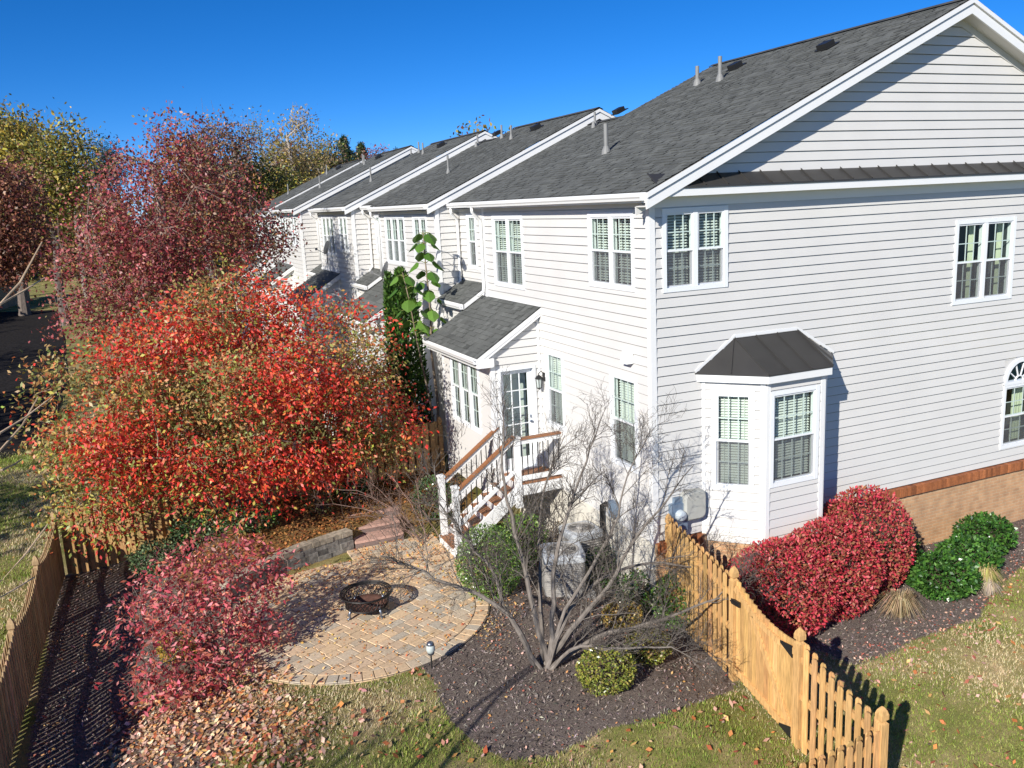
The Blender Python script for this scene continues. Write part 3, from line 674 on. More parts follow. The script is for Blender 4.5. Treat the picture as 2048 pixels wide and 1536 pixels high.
# spot lamp / hose bib by the bay
mb = MB(); mb.lathe((4.55, -0.16, 1.33), [(0, -.08), (.09, -.07), (.12, 0), (.09, .09), (0, .12)], 12); mb.box(4.47, 4.63, -.11, -.0, 1.38, 1.52); mb.build('hose_reel', M['grey_box'], house)
def roof_z(x, ex=eX, ez=eZ): return ez + SLOPE * (x - ex)
def pipe(parent, x, y, h, r=0.045, zb=None):
    z = roof_z(x) if zb is None else zb
    mb = MB(); mb.lathe((x, y, z), [(r * 2.6, -0.12), (r * 2.0, 0.05), (r * 1.1, 0.14)], 12); mb.lathe((x, y, z), [(r, -0.1), (r, h), (r * .7, h), (r * .7, h - .05), (0, h - .05)], 12); return mb.build('vent_pipe', M['pipe'], parent, False)
for (x, y, h) in ((1.58, 4.08, 0.58), (5.10, 5.85, 0.42), (5.0, 4.85, 0.52)): pipe(house, x, y, h)
def box_vent(parent, x, y, z=None):
    z = roof_z(x) if z is None else z
    mb = MB(); a = np.array([x, y, z + .02]); mb.prism(a, Vr * 0.34, Y_ * 0.36, np.array([-SLOPE, 0, 1]) / sl * 0.02); mb.prism(a + Vr * .03 + Y_ * .05, Vr * 0.24, Y_ * 0.26, np.array([-SLOPE, 0, 1]) / sl * 0.11)
    return mb.build('roof_vent', M['black'], parent)
box_vent(house, 5.55, 5.0); box_vent(house, 5.35, 1.9)

# ------------------------------------------------------------------ the row of houses beyond
def row_house(Y0, q, r, dz, label, seed, extra=True, RW=1.7, YW=5.3):
    """one narrower house: recess (RW) then main block (YW) starting at Y0, rear wall at x = q"""
    h = thing('row_townhouse', label, 'house', (q, Y0, 0), 'joined townhouses in the row')
    yr = Y0 - RW; ye = Y0 + YW; ex, ez = q - 0.25, 7.28 + dz; rx = q + 4.72
    tri, dbl, rec = (2.72, 4.72, 5.58, 6.98), (0.72, 1.92, 5.75, 6.97), (RW - 1.2, RW - .58, 5.62, 6.98)
    wall(h, (q, Y0, dz), Y_, -X_, 0, YW, 0.3, 7.12, [tri, dbl, (YW - 2.78, YW - .05, 1.0, 4.98)])
    top = lambda z: (0, 12)
    wall(h, (q, Y0, dz), X_, -Y_, 0.0, 9.4, 4.4, 9.25, [], ulim=lambda z: ((max(0.0, (z - 7.12) / SLOPE)), 4.72 + max(0.0, (9.27 - z) / SLOPE)))
    wall(h, (r, yr, dz), Y_, -X_, 0, RW, 0.3, 7.14, [rec])
    mb = MB(); mb.box(q - .03, q + .075, Y0 - .03, Y0 + .075, 0.3, 7.14 + dz); mb.build('corner_trim', M['trim'], h)
    mb = MB(); mb.box(q - .03, q + .075, ye - .075, ye + .03, 0.3, 7.14 + dz); mb.build('corner_trim', M['trim'], h)
    wall(h, (q, ye, dz), X_, Y_, 0, r - q + .5, 0.3, 7.12)
    window(h, (q, Y0, dz), Y_, -X_, *tri, units=3, blind=80 if seed == 2 else 35, grid=(2, 2) if seed > 3 else (2, 2)); window(h, (q, Y0, dz), Y_, -X_, *dbl, units=2, blind=35, grid=(2, 2))
    window(h, (r, yr, dz), Y_, -X_, *rec, units=1, blind=0, curtain=[(0, 1)])
    rf = ridge_roof(h, Y0 - 0.12, ye + 0.12, ex, ez, rx, 7.5, seed * 31, fine=seed < 3)
    rex, rez = r - 0.25, 7.28 + dz; ridge_roof(h, yr + .02, Y0 - 0.121, rex, rez, min(r + 4.63, rx - .25), 7.5, seed * 37, fine=seed < 3)
    rakes(h, Y0 - 0.12, ex, ez, rx)
    mb = MB(); mb.box(ex, ex + .025, Y0 - .1, ye + .1, 7.09 + dz, 7.26 + dz); mb.box(rex, rex + .025, yr, Y0 - .02, 7.09 + dz, 7.26 + dz); mb.build('fascia', M['trim'], h)
    mb = MB(); mb.box(ex, q, Y0 - .1, ye + .1, 7.1 + dz, 7.12 + dz); mb.box(rex, r, yr, Y0, 7.1 + dz, 7.12 + dz); mb.build('soffit', M['soffit'], h)
    gutter(h, ex - .002, Y0 - .08, ye + .09, 7.13 + dz); gutter(h, rex - .002, yr + .02, Y0 - .03, 7.13 + dz)
    downspout(h, [(rex - .06, Y0 - .28, 7.12 + dz), (rex - .05, Y0 - .26, 7.0 + dz), (r - .1, Y0 - .1, 6.85 + dz), (r - .08, Y0 - .08, 6.75 + dz), (r - .08, Y0 - .08, 5.3 + dz), (r - .2, Y0 - .08, 5.15 + dz)])
    downspout(h, [(ex - .06, ye - .1, 7.12 + dz), (ex - .05, ye - .08, 7.0 + dz), (q - .12, ye, 6.86 + dz), (q - .075, ye, 6.78 + dz), (q - .075, ye, 5.3 + dz)])
    # shed roof room in the recess
    mb = MB(); siding(mb, (r - .56, yr + .12, 0), Y_, -X_, 0, RW - .15, 0.4, 4.80); siding(mb, (r - .56, yr + .12, 0), X_, -Y_, 0, .56, .4, 4.9); mb.build('wall', M['siding'], h)
    mb = MB(); a = np.array([r - .72, yr + .0, 4.88]); V = unit((0.72, 0, 0.44)); shingles(mb, a, Y_, V, RW - .02, math.hypot(.72, .44), seed=seed + 5); rr = mb.build('shed_roof', M['shingle'], h)
    mb = MB(); mb.prism(a - Z_ * .12, V * .84, Y_ * .03, Z_ * .11); mb.box(r - .73, r - .70, yr, yr + RW - .02, 4.76, 4.87); mb.build('rake_board', M['trim'], rr); gutter(rr, r - .73, yr, yr + RW - .02, 4.77)
    if extra:
        sunroom(h, Y0 + YW - 2.8, Y0 + YW + .05, q, detail=False)
    for (x, y, hh) in ((1.6, 3.3, .5), (3.9, 4.6, .4), (3.6, 3.2, .4)): pipe(h, q + x, Y0 + y, hh, zb=roof_z(q + x, ex, ez), r=.03)
    for (x, y, hh) in ((3.55, -0.85, .36), (3.45, -.95, .16)): pipe(h, r + x, Y0 + y, hh, zb=roof_z(r + x, rex, rez), r=.028)
    box_vent(h, q + 3.9, Y0 + 2.2, roof_z(q + 3.9, ex, ez)); box_vent(h, r + 4.1, Y0 - 1.1, roof_z(r + 4.1, rex, rez))
    return h
row_house(9.20, -0.45, 0.17, 0.0, 'white townhouse joined to the end house, big leaved green plant growing before it', 2, RW=1.9)
row_house(16.2, -0.90, -0.30, 0.06, 'middle white townhouse of the row, three wide window above the treetops', 3)
row_house(23.2, -1.30, -0.38, 0.10, 'white townhouse whose side gable shows a long strip of siding below its rake', 4)
row_house(30.0, -1.50, -0.75, 0.02, 'farthest white townhouse of the row, its wall half hidden by maroon leaves', 5)

# ------------------------------------------------------------------ back steps, landing
ZL = 1.60
def baluster_run(parent, a, b, n, zb, zt):
    for i in range(n):
        t = (i + 0.5) / n; p = np.asarray(a) + (np.asarray(b) - np.asarray(a)) * t
        mb = MB(); mb.box(p[0] - .008, p[0] + .008, p[1] - .008, p[1] + .008, p[2] + zb, p[2] + zt); mb.build('baluster', M['black'], parent)
def steps(label, dx, dy, dz, zg):
    """landing with a straight flight going down towards -X"""
    st = thing('back_stairs', label, 'stairs', (-1.2 + dx, 3.9 + dy, zg))
    T = np.array([dx, dy, dz]); ya, yb = 3.46 + dy, 4.36 + dy
    fl = MB()
    for i in range(7): fl.box(-0.99 + dx + i * .141, -0.99 + dx + i * .141 + .137, ya, yb - .06, ZL - .03 + dz, ZL + dz)
    fl.box(-1.0 + dx, -0.0 + dx, ya - .02, ya + .0, ZL - .03 + dz, ZL + .004 + dz); fl.build('landing_floor', M['deck_brown'], st)
    sk = MB(); sk.box(-1.0 + dx, 0 + dx, ya - .012, ya + .02, ZL - .26 + dz, ZL - .032 + dz); sk.box(-1.0 + dx, 0 + dx, ya - .02, ya + .018, ZL + .05 + dz, ZL + .15 + dz); sk.build('skirt_board', M['trim'], st)
    n = 6; rise = (ZL - (zg - dz) ) / 7; run = 0.24
    for i in range(n):
        z = ZL - rise * (i + 1) + dz; x1 = -1.0 - run * i + dx; mb = MB()
        mb.box(x1 - run - .025, x1, ya + .03, yb - .03, z - .03, z); mb.build('tread', M['deck_brown'], st)
        mb = MB(); mb.box(x1 - .012, x1 + .012, ya + .035, yb - .035, z + 0.001, z + rise - .031); mb.build('riser', M['trim'], st)
    mb = MB(); mb.box(-1.0 - run * 6 + dx - .012, -1.0 - run * 6 + dx + .012, ya + .035, yb - .035, zg + .0, zg + rise - .031); mb.build('riser', M['trim'], st)
    for y in (ya, yb - .04):
        mb = MB(); x0, x1 = -1.0 + dx, -1.0 - run * 6.1 + dx
        v = []
        for yy in (y, y + .035): v += [(x0, yy, ZL - .02 + dz), (x1, yy, zg + rise - .01), (x1, yy, zg), (x1 + .25, yy, zg), (x0, yy, ZL - .34 + dz)]
        mb.add(v, [(0, 1, 2, 3, 4), (9, 8, 7, 6, 5), (0, 5, 6, 1), (1, 6, 7, 2), (3, 8, 9, 4), (4, 9, 5, 0), (2, 7, 8, 3)]); mb.build('stringer', M['trim'], st)
    sl2 = -rise / run
    def post(x, y, zb, zt):
        mb = MB(); mb.box(x - .06, x + .06, y - .06, y + .06, zb, zt); mb.box(x - .075, x + .075, y - .075, y + .075, zt, zt + .035); mb.box(x - .055, x + .055, y - .055, y + .055, zt + .035, zt + .05)
        mb.box(x - .072, x + .072, y - .072, y + .072, zb, zb + .09); mb.build('post', M['trim'], st)
    pts = {}
    for y in (ya + .02, yb - .04):
        post(-2.36 + dx, y, zg - .02, 1.74 + dz)
        a = np.array([-2.30 + dx, y, 1.70 + dz]); b = np.array([-1.05 + dx, y, 2.60 + dz])
        mb = MB(); mb.beam(a, b, 0.12, 0.035); mb.build('rail_cap', M['deck_brown'], st)
        mb = MB(); mb.beam(a - Z_ * .07, b - Z_ * .07, 0.05, 0.09); mb.beam(a - Z_ * .72, b - Z_ * .72, 0.05, 0.08); mb.build('rail', M['trim'], st)
        baluster_run(st, a, b, 11, -.70, -.10)
    post(-1.0 + dx, ya + .02, ZL - .5 + dz, 2.54 + dz)
    a, b = np.array([-.94 + dx, ya + .02, 2.53 + dz]), np.array([0.0 + dx, ya + .02, 2.53 + dz])
    mb = MB(); mb.beam(a, b, 0.12, 0.035); mb.build('rail_cap', M['deck_brown'], st)
    mb = MB(); mb.beam(a - Z_ * .07, b - Z_ * .07, 0.05, 0.09); mb.build('rail', M['trim'], st)
    baluster_run(st, a, b, 8, -.78, -.10)
    return st
steps('white back stairs with brown treads and black balusters beside the fire pit patio', 0, 0, 0, PAT_Z)
steps('white stairs with brown rail caps in the next yard, behind the board fence', -0.45, 9.2, 0, 0.66)

# ------------------------------------------------------------------ patio, wall, fire pit, lamp, cabinets
mb = MB()
pc = [np.array(c) for c in ((0.62, 0.45, 0.28), (0.60, 0.44, 0.29), (0.49, 0.42, 0.32), (0.64, 0.46, 0.28), (0.55, 0.44, 0.31))]
rp_ = np.random.default_rng(5)
def paver(mbx, poly, z, c):
    poly = np.asarray(poly); ce = poly.mean(0); inn = ce + (poly - ce) * (1 - 0.012 / np.maximum(np.linalg.norm(poly - ce, axis=1), .05))[:, None]
    n = len(poly); v = [(x, y, z - .05) for x, y in poly] + [(x, y, z - .006) for x, y in inn] + [(x, y, z) for x, y in ce + (inn - ce) * .965]
    f = [(n + i, n + (i + 1) % n, 2 * n + (i + 1) % n, 2 * n + i) for i in range(n)] + [tuple(range(2 * n, 3 * n))] + [(i, (i + 1) % n, n + (i + 1) % n, n + i) for i in range(n)]
    mbx.add(v, f, c * rp_.normal(1, .06))
def clip_circle(poly, c, r):
    """keep the part of a convex polygon inside a circle (approximated by half planes)"""
    poly = [np.array(p) for p in poly]
    if all(np.linalg.norm(p - c) <= r for p in poly): return poly
    for t in np.linspace(0, 2 * PI, 64, endpoint=False):
        n = np.array([math.cos(t), math.sin(t)]); out = []
        for i in range(len(poly)):
            a, b = poly[i], poly[(i + 1) % len(poly)]; da, db = (a - c) @ n - r, (b - c) @ n - r
            if da <= 0: out.append(a)
            if da * db < 0: out.append(a + (b - a) * da / (da - db))
        poly = out
        if len(poly) < 3: return []
    return poly
TH = math.radians(24); ca, sa = math.cos(TH), math.sin(TH); rotp = lambda p: np.array([PAT_C[0] + p[0] * ca - p[1] * sa, PAT_C[1] + p[0] * sa + p[1] * ca])
row = 0; y = -2.4
RIN = PAT_R - 0.24
while y < 2.4:
    h_ = (0.235, 0.16)[row % 2]; x = -2.5 + rp_.uniform(0, .2)
    while x < 2.5:
        w_ = rp_.choice([0.16, 0.235, 0.31])
        q = clip_circle([rotp((x, y)), rotp((x + w_, y)), rotp((x + w_, y + h_)), rotp((x, y + h_))], PAT_C, RIN)
        if len(q) >= 3:
            A = abs(sum(q[i][0] * q[(i + 1) % len(q)][1] - q[(i + 1) % len(q)][0] * q[i][1] for i in range(len(q)))) / 2
            if A > 0.004: paver(mb, q, PAT_Z + rp_.normal(0, .0012), pc[rp_.integers(0, 5)])
        x += w_
    y += h_; row += 1
NB = 78
for i in range(NB):
    a0, a1 = 2 * PI * i / NB, 2 * PI * (i + 1) / NB
    q = [PAT_C + r * np.array([math.cos(a), math.sin(a)]) for r, a in ((RIN, a0), (PAT_R, a0), (PAT_R, a1), (RIN, a1))]; paver(mb, q, PAT_Z + rp_.normal(0, .0012), pc[rp_.integers(0, 5)])
# apron to the stairs
ap = [(-3.9, 2.9), (-2.45, 2.9), (-2.45, 5.0), (-4.2, 5.0)]
yy = 2.75
while yy < 4.95:
    xx = -4.3
    while xx < -2.45:
        w_ = rp_.choice([0.16, 0.235, 0.31]); cxy = np.array([xx + w_ / 2, yy + .1])
        if np.linalg.norm(cxy - PAT_C) > PAT_R + .06: paver(mb, [(xx, yy), (xx + w_, yy), (xx + w_, yy + .2), (xx, yy + .2)], PAT_Z - 0.004, pc[rp_.integers(0, 5)])
        xx += w_
    yy += .2
patio = mb.build('patio', M['paver']); kind(patio, 'structure')
mb = MB(); th = np.linspace(0, 2 * PI, 60, endpoint=False)
mb.add([(PAT_C[0] + (PAT_R + .01) * math.cos(t), PAT_C[1] + (PAT_R + .01) * math.sin(t), PAT_Z - .012) for t in th], [tuple(range(60))]); mb.box(-4.2, -2.44, 2.75, 4.95, PAT_Z - .08, PAT_Z - .016)
kind(mb.build('patio_joint_sand', plain('joint_sand', (0.16, 0.13, 0.10), 0.95)), 'structure')

# stacked block wall holding up the bed behind the patio
wp = np.array([(-6.75, 3.55), (-6.2, 4.0), (-5.6, 4.42), (-5.0, 4.70), (-4.5, 4.86), (-4.12, 5.0)])
tt = np.concatenate([[0], np.cumsum(np.linalg.norm(np.diff(wp, axis=0), axis=1))]); along = lambda t: np.array([np.interp(t, tt, wp[:, 0]), np.interp(t, tt, wp[:, 1])])
mb = MB()
for r_ in range(4):
    t = -0.1 * (r_ % 2)
    z0 = PAT_Z - .03 + r_ * 0.105
    while t < tt[-1] - .05:
        L = rp_.choice([.16, .22, .3]); a, b = along(max(t, 0)), along(min(t + L, tt[-1])); d = unit(b - a); n = np.array([-d[1], d[0]])
        dep = .24 if r_ == 3 else .2; fo = rp_.normal(0, .006) + (-.02 if r_ == 3 else 0) + .012 * r_
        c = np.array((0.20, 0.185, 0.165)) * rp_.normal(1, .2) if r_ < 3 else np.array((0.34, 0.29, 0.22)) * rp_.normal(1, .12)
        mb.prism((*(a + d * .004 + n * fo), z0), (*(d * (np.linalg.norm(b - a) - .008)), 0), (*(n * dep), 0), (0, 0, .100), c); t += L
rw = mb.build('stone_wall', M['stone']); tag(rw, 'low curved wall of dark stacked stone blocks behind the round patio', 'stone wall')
# pinkish stone steps up to the bed
sp = thing('garden_steps', 'pinkish flagstone steps beside the end of the low stone wall', 'steps', (-3.6, 5.2, PAT_Z))
for k_, (x0, x1, y0, y1) in enumerate(((-4.1, -3.05, 4.95, 5.45), (-4.0, -3.0, 5.35, 5.85), (-4.05, -2.9, 5.78, 6.6))):
    mb = MB(); zt = PAT_Z + .14 * (k_ + 1)
    x = x0
    while x < x1 - .05:
        w_ = min(rp_.uniform(.2, .36), x1 - x); y = y0
        while y < y1 - .05:
            h_ = min(rp_.uniform(.22, .34), y1 - y); paver(mb, [(x, y), (x + w_, y), (x + w_, y + h_), (x, y + h_)], zt, np.array((0.46, 0.29, 0.23))); y += h_
        x += w_
    mb.box(x0 + .01, x1 - .01, y0 + .012, y1, zt - .7, zt - .006, (0.22, 0.16, 0.14)); mb.build('step', M['paver'], sp)

# fire pit
FP = np.array([-4.62, 1.98, PAT_Z]); FR = 0.385
fp = thing('fire_pit', 'round black lattice sided fire pit on feet, standing on the paver patio', 'fire pit', FP)
def ring(mbx, r, z, t, n=40): mbx.tube([(FP[0] + r * math.cos(a), FP[1] + r * math.sin(a), FP[2] + z) for a in np.linspace(0, 2 * PI, n + 1)], t, 6, cap=False)
mb = MB(); ring(mb, FR + .06, .37, .016); ring(mb, FR, .35, .012); ring(mb, FR - .02, .15, .014); ring(mb, FR + .03, .36, .01)
for a in np.linspace(0, 2 * PI, 16, endpoint=False): mb.beam((FP[0] + FR * math.cos(a), FP[1] + FR * math.sin(a), FP[2] + .355), (FP[0] + (FR + .06) * math.cos(a), FP[1] + (FR + .06) * math.sin(a), FP[2] + .37), .012, .012)
mb.build('rim', M['iron'], fp)
mb = MB(); NL = 30
for k_ in range(NL):
    a0 = 2 * PI * k_ / NL
    for s_ in (-1, 1):
        pts = [(FP[0] + (FR - .02 * (1 - t)) * math.cos(a0 + s_ * t * 2 * PI / NL * 1.5), FP[1] + (FR - .02 * (1 - t)) * math.sin(a0 + s_ * t * 2 * PI / NL * 1.5), FP[2] + .15 + .2 * t) for t in np.linspace(0, 1, 5)]
        mb.tube(pts, .0065, 4)
mb.build('lattice_side', M['iron'], fp)
mb = MB(); mb.lathe(FP, [(0, .06), (.2, .07), (.31, .11), (.365, .16), (.36, .165), (.3, .125), (.2, .085), (0, .075)], 32); mb.build('bowl', M['rust'], fp, True)
for a in np.linspace(.4, 2 * PI + .4, 4, endpoint=False):
    c_, s_ = math.cos(a), math.sin(a); mb = MB(); mb.tube([(FP[0] + .34 * c_, FP[1] + .34 * s_, FP[2] + .18), (FP[0] + .39 * c_, FP[1] + .39 * s_, FP[2] + .08), (FP[0] + .37 * c_, FP[1] + .37 * s_, FP[2] + .03), (FP[0] + .43 * c_, FP[1] + .43 * s_, FP[2] + .012)], [.022, .026, .022, .018], 8); mb.build('leg', M['steel'], fp, True)
# path lamp
lp = gp(864, 1338); pl = thing('path_lamp', 'small grey globe path lamp at the rim of the patio', 'lamp', lp)
mb = MB(); mb.tube([lp - Z_ * .05, lp + Z_ * .26], .012, 8); mb.build('stake', M['black'], pl)
mb = MB(); mb.lathe(lp, [(0.0, .24), (.05, .25), (.055, .28)], 14); mb.lathe(lp, [(.055, .40), (.062, .405), (.05, .44), (.02, .46), (0, .462)], 14); mb.build('cap', M['steel'], pl, True)
mb = MB(); mb.lathe(lp, [(0.0, .26), (.055, .28), (.07, .33), (.066, .38), (.05, .41), (0, .42)], 16); mb.build('globe', M['lamp_glass'], pl, True)
# air conditioners
def air_con(c, ang, w, zt, label):
    z0 = float(hgt(c[0], c[1])) + .0
    o = thing('air_conditioner', label, 'air conditioner', (c[0], c[1], z0), 'air conditioners by the rear wall')
    R_ = np.array([[math.cos(ang), -math.sin(ang)], [math.sin(ang), math.cos(ang)]])
    def rr(hw, rad, n=6):
        p = []
        for k_, (sx, sy) in enumerate(((1, 1), (-1, 1), (-1, -1), (1, -1))):
            for t in np.linspace(0, PI / 2, n): 
                aa = t + k_ * PI / 2; p.append(R_ @ np.array([sx * (hw - rad) + rad * math.cos(aa), sy * (hw - rad) + rad * math.sin(aa)]) + np.array(c))
        return p
    def loft(mbx, rings, cap=True):
        n = len(rings[0][0]); v = [(x, y, z) for r_, z in rings for x, y in r_]
        f = [(i * n + j, i * n + (j + 1) % n, (i + 1) * n + (j + 1) % n, (i + 1) * n + j) for i in range(len(rings) - 1) for j in range(n)]
        if cap: f.append(tuple(range((len(rings) - 1) * n, len(rings) * n)))
        mbx.add(v, f)
    mb = MB(); loft(mb, [(rr(w / 2 - .03, .09), z0 + .08), (rr(w / 2 - .03, .09), zt - .1)]); mb.build('coil', M['ac_in'], o)
    mb = MB(); nl = 17
    for i in range(nl):
        z = z0 + .10 + (zt - .12 - z0 - .10) * i / (nl - 1); loft(mb, [(rr(w / 2 - .025, .09), z), (rr(w / 2, .1), z - .012), (rr(w / 2, .1), z - .026)], cap=False)
    loft(mb, [(rr(w / 2 + .005, .1), z0 + .03), (rr(w / 2 + .005, .1), z0 + .085)]); mb.build('louvred_case', M['ac'], o)
    mb = MB(); loft(mb, [(rr(w / 2 + .008, .1), zt - .13), (rr(w / 2 + .008, .1), zt - .02), (rr(w / 2 - .02, .08), zt)]); mb.build('top_cover', M['ac_top'], o)
    mb = MB(); mb.lathe((c[0], c[1], zt), [(w * .40, 0.001), (w * .40, .012), (w * .36, .018), (w * .34, .004)], 28)
    for k_ in range(9): r0 = w * .36 * (k_ + .6) / 9.5; mb.tube([(c[0] + r0 * math.cos(a), c[1] + r0 * math.sin(a), zt + .014) for a in np.linspace(0, 2 * PI, 25)], .0035, 4, cap=False)
    for a in np.linspace(0, 2 * PI, 6, endpoint=False): mb.beam((c[0], c[1], zt + .014), (c[0] + w * .37 * math.cos(a), c[1] + w * .37 * math.sin(a), zt + .014), .008, .008)
    mb.lathe((c[0], c[1], zt), [(0, .03), (.08, .028), (.09, .006), (0, .006)], 14); mb.build('fan_grille', M['ac'], o)
    mb = MB(); mb.lathe((c[0], c[1], zt), [(0, .0025), (w * .34, .0025)], 24); mb.build('fan_opening', M['ac_in'], o)
    mb = MB(); mb.prism((c[0] - w * .58, c[1] - w * .58, z0 - .1), (w * 1.16, 0, 0), (0, w * 1.16, 0), (0, 0, .13)); mb.build('pad', M['pebble'], o)
    return o
air_con((-1.16, 1.24), -.33, .74, 1.02, 'nearer grey air conditioner with louvred sides, behind the bare tree trunks')
air_con((-0.42, 1.92), 0.0, .66, 1.06, 'grey air conditioner standing against the rear wall, behind the other unit')
# electric meter and big grey cover on the side wall, left of the bay
em = thing('electric_meter', 'blue grey electric meter beside a rounded grey cover, on the wall left of the bay', 'electric meter', (0.5, -0.02, 1.7))
mb = MB(); mb.box(.28, .60, -.13, -.025, 1.50, 2.0); mb.box(.36, .52, -.10, -.025, 2.0, 2.1); em_o = mb.build('meter_box', M['meter'], em)
mb = MB(); ax = lambda r, o: [(.44 + r * math.cos(a), -o, 1.80 + r * math.sin(a)) for a in np.linspace(0, 2 * PI, 20, endpoint=False)]
v = ax(.10, .13) + ax(.095, .2) + ax(.07, .235); mb.add(v, [(i * 20 + j, i * 20 + (j + 1) % 20, (i + 1) * 20 + (j + 1) % 20, (i + 1) * 20 + j) for i in range(2) for j in range(20)] + [tuple(range(40, 60))]); mb.build('meter_dome', M['meter_glass'], em, True)
mb = MB(); v = []
for o, g in ((.03, 0), (.16, 0), (.19, .03)):
    for (sx, sz) in ((1, 1), (-1, 1), (-1, -1), (1, -1)):
        for t in np.linspace(0, PI / 2, 5):
            k_ = [(1, 1), (-1, 1), (-1, -1), (1, -1)].index((sx, sz)); aa = t + k_ * PI / 2; r_ = .1; v.append((.74 + sx * (.22 - g - r_) + r_ * math.cos(aa), -o, 1.93 + sz * (.26 - g - r_) + r_ * math.sin(aa)))
mb.add(v, [(i * 20 + j, i * 20 + (j + 1) % 20, (i + 1) * 20 + (j + 1) % 20, (i + 1) * 20 + j) for i in range(2) for j in range(20)] + [tuple(range(40, 60))]); mb.build('cover', M['grey_box'], em)
mb = MB(); mb.tube([(.36, -.06, 1.5), (.36, -.06, .3)], .025, 8); mb.build('conduit', M['grey_box'], em)
# disconnect boxes and lines by the air conditioners
dc = thing('disconnect_box', 'small blue grey box and black lines on the rear wall behind the air conditioners', 'electrical box', (-0.03, 1.3, 1.4))
mb = MB(); mb.box(-.12, -.015, 1.14, 1.36, 1.42, 1.72); mb.build('box', M['meter'], dc)
for k_, y in enumerate((1.62, 1.68, 1.74)):
    mb = MB(); mb.tube([(-.03, 1.45, 1.52 + k_ * .03), (-.06, 1.55, 1.56 + k_ * .03), (-.07, y, 1.50), (-.07, y + .02, .9), (-.2, y + .04, .45)], .02, 6); mb.build('line', M['black'], dc, True)
mb = MB(); mb.tube([(-.06, 1.2, 1.42), (-.06, 1.18, .5)], .014, 6); mb.build('conduit', M['grey_box'], dc)

# ------------------------------------------------------------------ plants: leaves, branches, trees
def pal(cols, n, rg, jit=0.14):
    cols = np.asarray([c[:3] for c in cols], float); w = np.ones(len(cols)) / len(cols)
    c = cols[rg.choice(len(cols), n, p=w)]; return np.clip(c * rg.normal(1, jit, (n, 1)) * rg.normal(1, 0.06, (n, 3)), 0.004, 1)
def leaf_quads(P, size, rg, aspect=0.5, direction=None, spread=1.0, up=None):
    """one folded diamond leaf at each point; direction = where the tips lean"""
    n = len(P); d = rg.normal(0, 1, (n, 3)) * spread
    if direction is not None: d = d + direction
    d /= np.linalg.norm(d, axis=1)[:, None] + 1e-9
    r = rg.normal(0, 1, (n, 3))
    if up is not None: r = r * 0.55 + np.asarray(up)[None] * 0 + np.cross(d, np.tile(np.asarray(up, float), (n, 1)) + rg.normal(0, .35, (n, 3)))
    s = r - (r * d).sum(1)[:, None] * d; s /= np.linalg.norm(s, axis=1)[:, None] + 1e-9
    nn = np.cross(d, s)
    L = (np.broadcast_to(size, (n,)) * rg.uniform(0.65, 1.25, n))[:, None]; W = L * aspect * 0.5
    mid = P + d * L * 0.48
    f = rg.uniform(-.18, .22, (n, 1)) * L
    return np.stack([P, mid + s * W + nn * f, P + d * L + nn * f * .3, mid - s * W + nn * f], 1)
def curve(a, b, sag, rg, n=5, wob=0.06):
    a, b = np.asarray(a, float), np.asarray(b, float); L = np.linalg.norm(b - a); t = np.linspace(0, 1, n)[:, None]
    p = a + (b - a) * t; p[:, 2] += sag * L * np.sin(t[:, 0] * PI)
    p[1:-1] += rg.normal(0, wob * L / n * 1.5, (n - 2, 3)); return p
def ellipsoid_pts(blobs, n, rg, shell=0.55):
    """points in a union of ellipsoids, thicker towards their skins"""
    vol = np.array([np.prod(b[1]) for b in blobs], float) ** 0.75; ids = rg.choice(len(blobs), n, p=vol / vol.sum()); out = np.zeros((n, 3))
    c = np.array([b[0] for b in blobs], float)[ids]; r = np.array([b[1] for b in blobs], float)[ids]
    d = rg.normal(0, 1, (n, 3)); d /= np.linalg.norm(d, axis=1)[:, None]
    q = shell + (1 - shell) * rg.random(n) ** 0.6; q[rg.random(n) < 0.15] *= rg.random()
    return c + r * d * q[:, None], d
